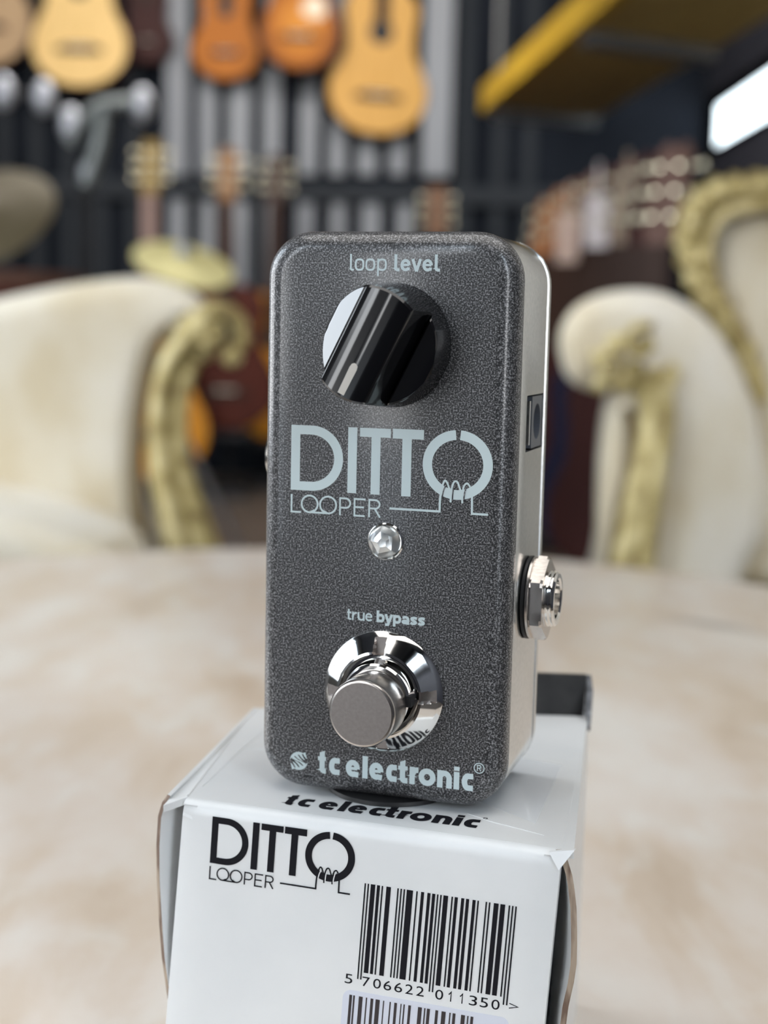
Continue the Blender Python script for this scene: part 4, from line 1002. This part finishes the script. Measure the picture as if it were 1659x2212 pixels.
for (u, vh, Y, tm, nm_, hm), lb in zip(rk, labs):
    pt = at(u, vh, Y); H = pt.z - 0.06; W = min(0.36, H * 0.36)
    g_ = guitar((pt.x, Y, 0.06), W, lb, tm, redw, nm_, rz=-0.75, neck=H - 1.47 * W - 0.185, group='guitars in the floor rack on the right', head_m=hm, hole=tm is not navy, depth=0.06, tilt=-0.0)
    if u in TAGS:
        tu, tv, tm_ = TAGS[u]; tp_ = at(tu, tv, Y - 0.09); Rm = Matrix.Rotation(0.75, 4, 'Z'); c_ = Rm @ (tp_ - Vector((pt.x, Y, 0.06)))
        b = MB(); b.box((c_.x - .032, c_.y - .0015, c_.z - .058), (c_.x + .032, c_.y + .0015, c_.z + .058)); b.box((c_.x - .004, c_.y - .001, c_.z + .058), (c_.x + .004, c_.y + .001, c_.z + .13)); b.build('price_tag', tm_, g_)
b = MB(); pa, pz = at(1166, 425, 4.25), at(1432, 300, 2.2)
d_ = Vector((pz.x - pa.x, pz.y - pa.y, 0)).normalized(); nn = Vector((-d_.y, d_.x, 0)) * 0.14
for off in (-1, 1):
    b.tube([Vector((pa.x, pa.y, 0.03)) + nn * off, Vector((pz.x, pz.y, 0.03)) + nn * off], 0.02, 10)
for t in (0, .33, .66, 1):
    c_ = Vector((pa.x, pa.y, 0.03)).lerp(Vector((pz.x, pz.y, 0.03)), t); b.tube([c_ - nn * 1.1, c_ + nn * 1.1], 0.018, 8)
b.V = [v - Vector((pa.x, pa.y, 0)) for v in b.V]
fr_ = b.build('guitar_rack', black_matt, None, 40); fr_.location = (pa.x, pa.y, 0); tag(fr_, 'long black floor rack carrying the row of guitars on the right', 'rack')

# ------------------------------------------------------------------ cymbals on stands
def cymbal(c, R, tiltx, tilty, name, m, label, hub=None):
    b = MB(); b.lathe([(R, 0), (R * .99, .0015), (R * .6, R * .055), (R * .24, R * .10), (R * .2, R * .13), (R * .1, R * .19), (.006, R * .2), (.006, R * .18), (R * .2, R * .12), (R * .6, R * .045)], (0, 0, 0), (0, 0, 1), 64)
    o = b.build('cymbal', m, None, 40); o.location = c; o.rotation_euler = (tiltx, tilty, 0); tag(o, label, 'cymbal', 'drum kit cymbals')
    return o
c1 = at(-40, 470, 2.6); c2 = at(396, 572, 3.2)
cymbal(c1, 0.150, 0.74, -0.22, 'cymbal', bronze, 'dull bronze cymbal tilted up at the left edge, above the left armchair')
cymbal(c2, 0.122, 0.42, 0.28, 'cymbal', brass, 'bright brass cymbal seen nearly edge-on above the left armchair')
def cym_stand(c, label, boom=None):
    root = empty('cymbal_stand', (c.x, c.y, 0), 0, label, 'stand', 'cymbal stands')
    top_z = c.z + 0.05
    b = MB(); px_, py_ = (0.0, 0.0) if not boom else boom
    b.tube([Vector((px_, py_, 0.14)), Vector((px_, py_, top_z - (0.0 if not boom else .02)))], 0.011, 12); b.build('pole', steel, root, 50)
    if boom:
        b = MB(); b.tube([Vector((px_ * 1.5, py_, top_z + .10)), Vector((px_, py_, top_z - .02)), Vector((0, 0, top_z - .12))], 0.010, 12); b.ball((px_, py_, top_z - .02), 0.026, 12); b.build('boom_arm', steel, root, 50)
    b = MB(); b.ball((0, 0, top_z - 0.012), 0.014, 12); b.lathe([(.02, 0), (.02, .012)], (0, 0, c.z + 0.022), (0, 0, 1), 16); b.build('wing_nut', steel, root, 50)
    for k_ in range(3):
        a = 2 * PI * k_ / 3 + .4; b = MB(); b.tube([Vector((px_, py_, 0.34)), Vector((px_ + math.cos(a) * .17, py_ + math.sin(a) * .17, 0.012))], 0.009, 8); b.ball((px_ + math.cos(a) * .17, py_ + math.sin(a) * .17, 0.014), 0.014, 10); b.build('leg', steel, root, 50)
cym_stand(c1, 'chrome stand carrying the dull bronze cymbal')
cym_stand(c2, 'chrome stand carrying the bright brass cymbal')
# spare boom hardware: a chrome boom stand behind the two cymbals
p = at(180, 300, 3.4); root = empty('boom_stand', (p.x, p.y, 0), 0, 'chrome boom stand with bright clamps in front of the grey slats', 'stand')
loc3 = lambda u, v, Y=3.4: at(u, v, Y) - Vector((p.x, p.y, 0))
b = MB(); a0 = loc3(185, 400); b.tube([Vector((a0.x, a0.y, 0.03)), a0], 0.014, 12); b.lathe([(.10, 0), (.10, .015), (.03, .03)], (a0.x, a0.y, 0), (0, 0, 1), 32); b.build('pole', black_matt, root, 50)
b = MB(); b.tube([loc3(150, 310), loc3(185, 250), loc3(215, 226), loc3(318, 220)], [0.02, 0.017, 0.016, 0.02], 12); b.build('boom_arm', steel_dim, root, 50)
b = MB(); b.tube([loc3(185, 400), loc3(215, 310), loc3(225, 240)], [0.02, 0.024, 0.02], 12); b.build('brace', steel_dim, root, 50)
for u, v, r_ in ((152, 268, .034), (95, 210, .034), (308, 226, .034), (8, 200, .034), (190, 375, .026)):
    b = MB(); b.ball(loc3(u, v), r_, 14, 0, (.8, .8, 1.3)); b.build('clamp', clamp_m, root, 50)
b = MB(); b.tube([loc3(-40, 192), loc3(100, 212), loc3(152, 268)], 0.010, 10); b.build('cross_bar', black_matt, root, 50)

# floor drum behind the left armchair
p = at(-30, 590, 2.1); R_ = 0.15
drum = empty('floor_drum', (p.x, p.y, 0), 0, 'dark red drum on thin legs behind the left armchair, under the bronze cymbal', 'drum')
b = MB(); b.lathe([(R_, p.z - 0.26), (R_, p.z - 0.01)], (0, 0, 0), (0, 0, 1), 48); b.build('shell', wood('drum_red', (.09, .022, .016), (.13, .035, .025)), drum, 40)
for z_ in (p.z - 0.255, p.z - 0.012):
    b = MB(); b.lathe([(R_, z_ - .012), (R_ + .010, z_ - .012), (R_ + .012, z_ + .012), (R_, z_ + .012)], (0, 0, 0), (0, 0, 1), 48); b.build('hoop', wood('hoop_wood', (.10, .05, .035), (.15, .08, .06)), drum, 40)
b = MB(); b.lathe([(R_ - .001, p.z - .008), (R_ - .001, p.z - .004)], (0, 0, 0), (0, 0, 1), 48); b.build('drum_head', ivory, drum)
for k_ in range(3):
    a = 2 * PI * k_ / 3 + .3; b = MB(); b.tube([Vector((math.cos(a) * (R_ + .012), math.sin(a) * (R_ + .012), p.z - .14)), Vector((math.cos(a) * (R_ + .014), math.sin(a) * (R_ + .014), 0.05)), Vector((math.cos(a) * (R_ + .05), math.sin(a) * (R_ + .05), 0.006))], 0.006, 8); b.build('leg', steel, drum, 50)

# ------------------------------------------------------------------ overhead yellow board
HY = Z0 + CAM_Z + 0.72
def ovh(u, v):
    r_ = ray(u, v); return CAM + r_ * ((HY - CAM.z) / r_.z)
A, Bp, Cc, D_ = ovh(1058, 240), ovh(1276, 262), ovh(1655, 40), ovh(1345, 0)
dirn = (D_ - A).normalized(); A2, B2 = A, Bp
Dn, Cn = A + dirn * 2.6, B2 + (Cc - B2).normalized() * 2.6
board_m = noise_mix(M('brown_board', (0.16, 0.11, 0.035), 0.6), 8, [(0.3, (0.40, 0.28, 0.09)), (0.7, (0.55, 0.40, 0.14))], 4, (1, 6, 1))  # brown tone of the board, unlike its yellow edge
ys = empty('yellow_shelf', (A.x, A.y, HY), 0, 'overhead yellow-painted board with grey battens, above the floor rack', 'shelf')
cc = Vector((A.x, A.y, HY))
b = MB(); b.loops([[v - cc + Vector((0, 0, z)) for v in (A2, B2, Cn, Dn)] for z in (0, 0.02)]); b.build('board', board_m, ys)
nrm = Vector((-dirn.y, dirn.x, 0)); nrm = nrm if nrm.x < 0 else -nrm
b = MB(); b.loops([[v - cc + nrm * o_ + Vector((0, 0, z)) for o_, z in ((0, -0.005), (0.03, -0.005), (0.03, 0.075), (0, 0.075))] for v in (A2, Dn)]); b.build('edge_board', yellow, ys)
for t in (0.012, 0.46, 0.9):
    a = A2.lerp(Dn, t); c_ = B2.lerp(Cn, t); d2 = dirn * 0.07
    b = MB(); b.loops([[v - cc + Vector((0, 0, z)) for v in (a, c_, c_ + d2, a + d2)] for z in (-0.03, 0.0)]); b.build('batten', batten_m, ys)
for v in (A2, Dn, B2):
    b = MB(); b.tube([v - cc + Vector((0.02, -0.02, 0.01)), Vector((v.x - cc.x + 0.02, v.y - cc.y - 0.02, ZC - HY))], 0.006, 8); b.build('hanger_rod', batten_m, ys)
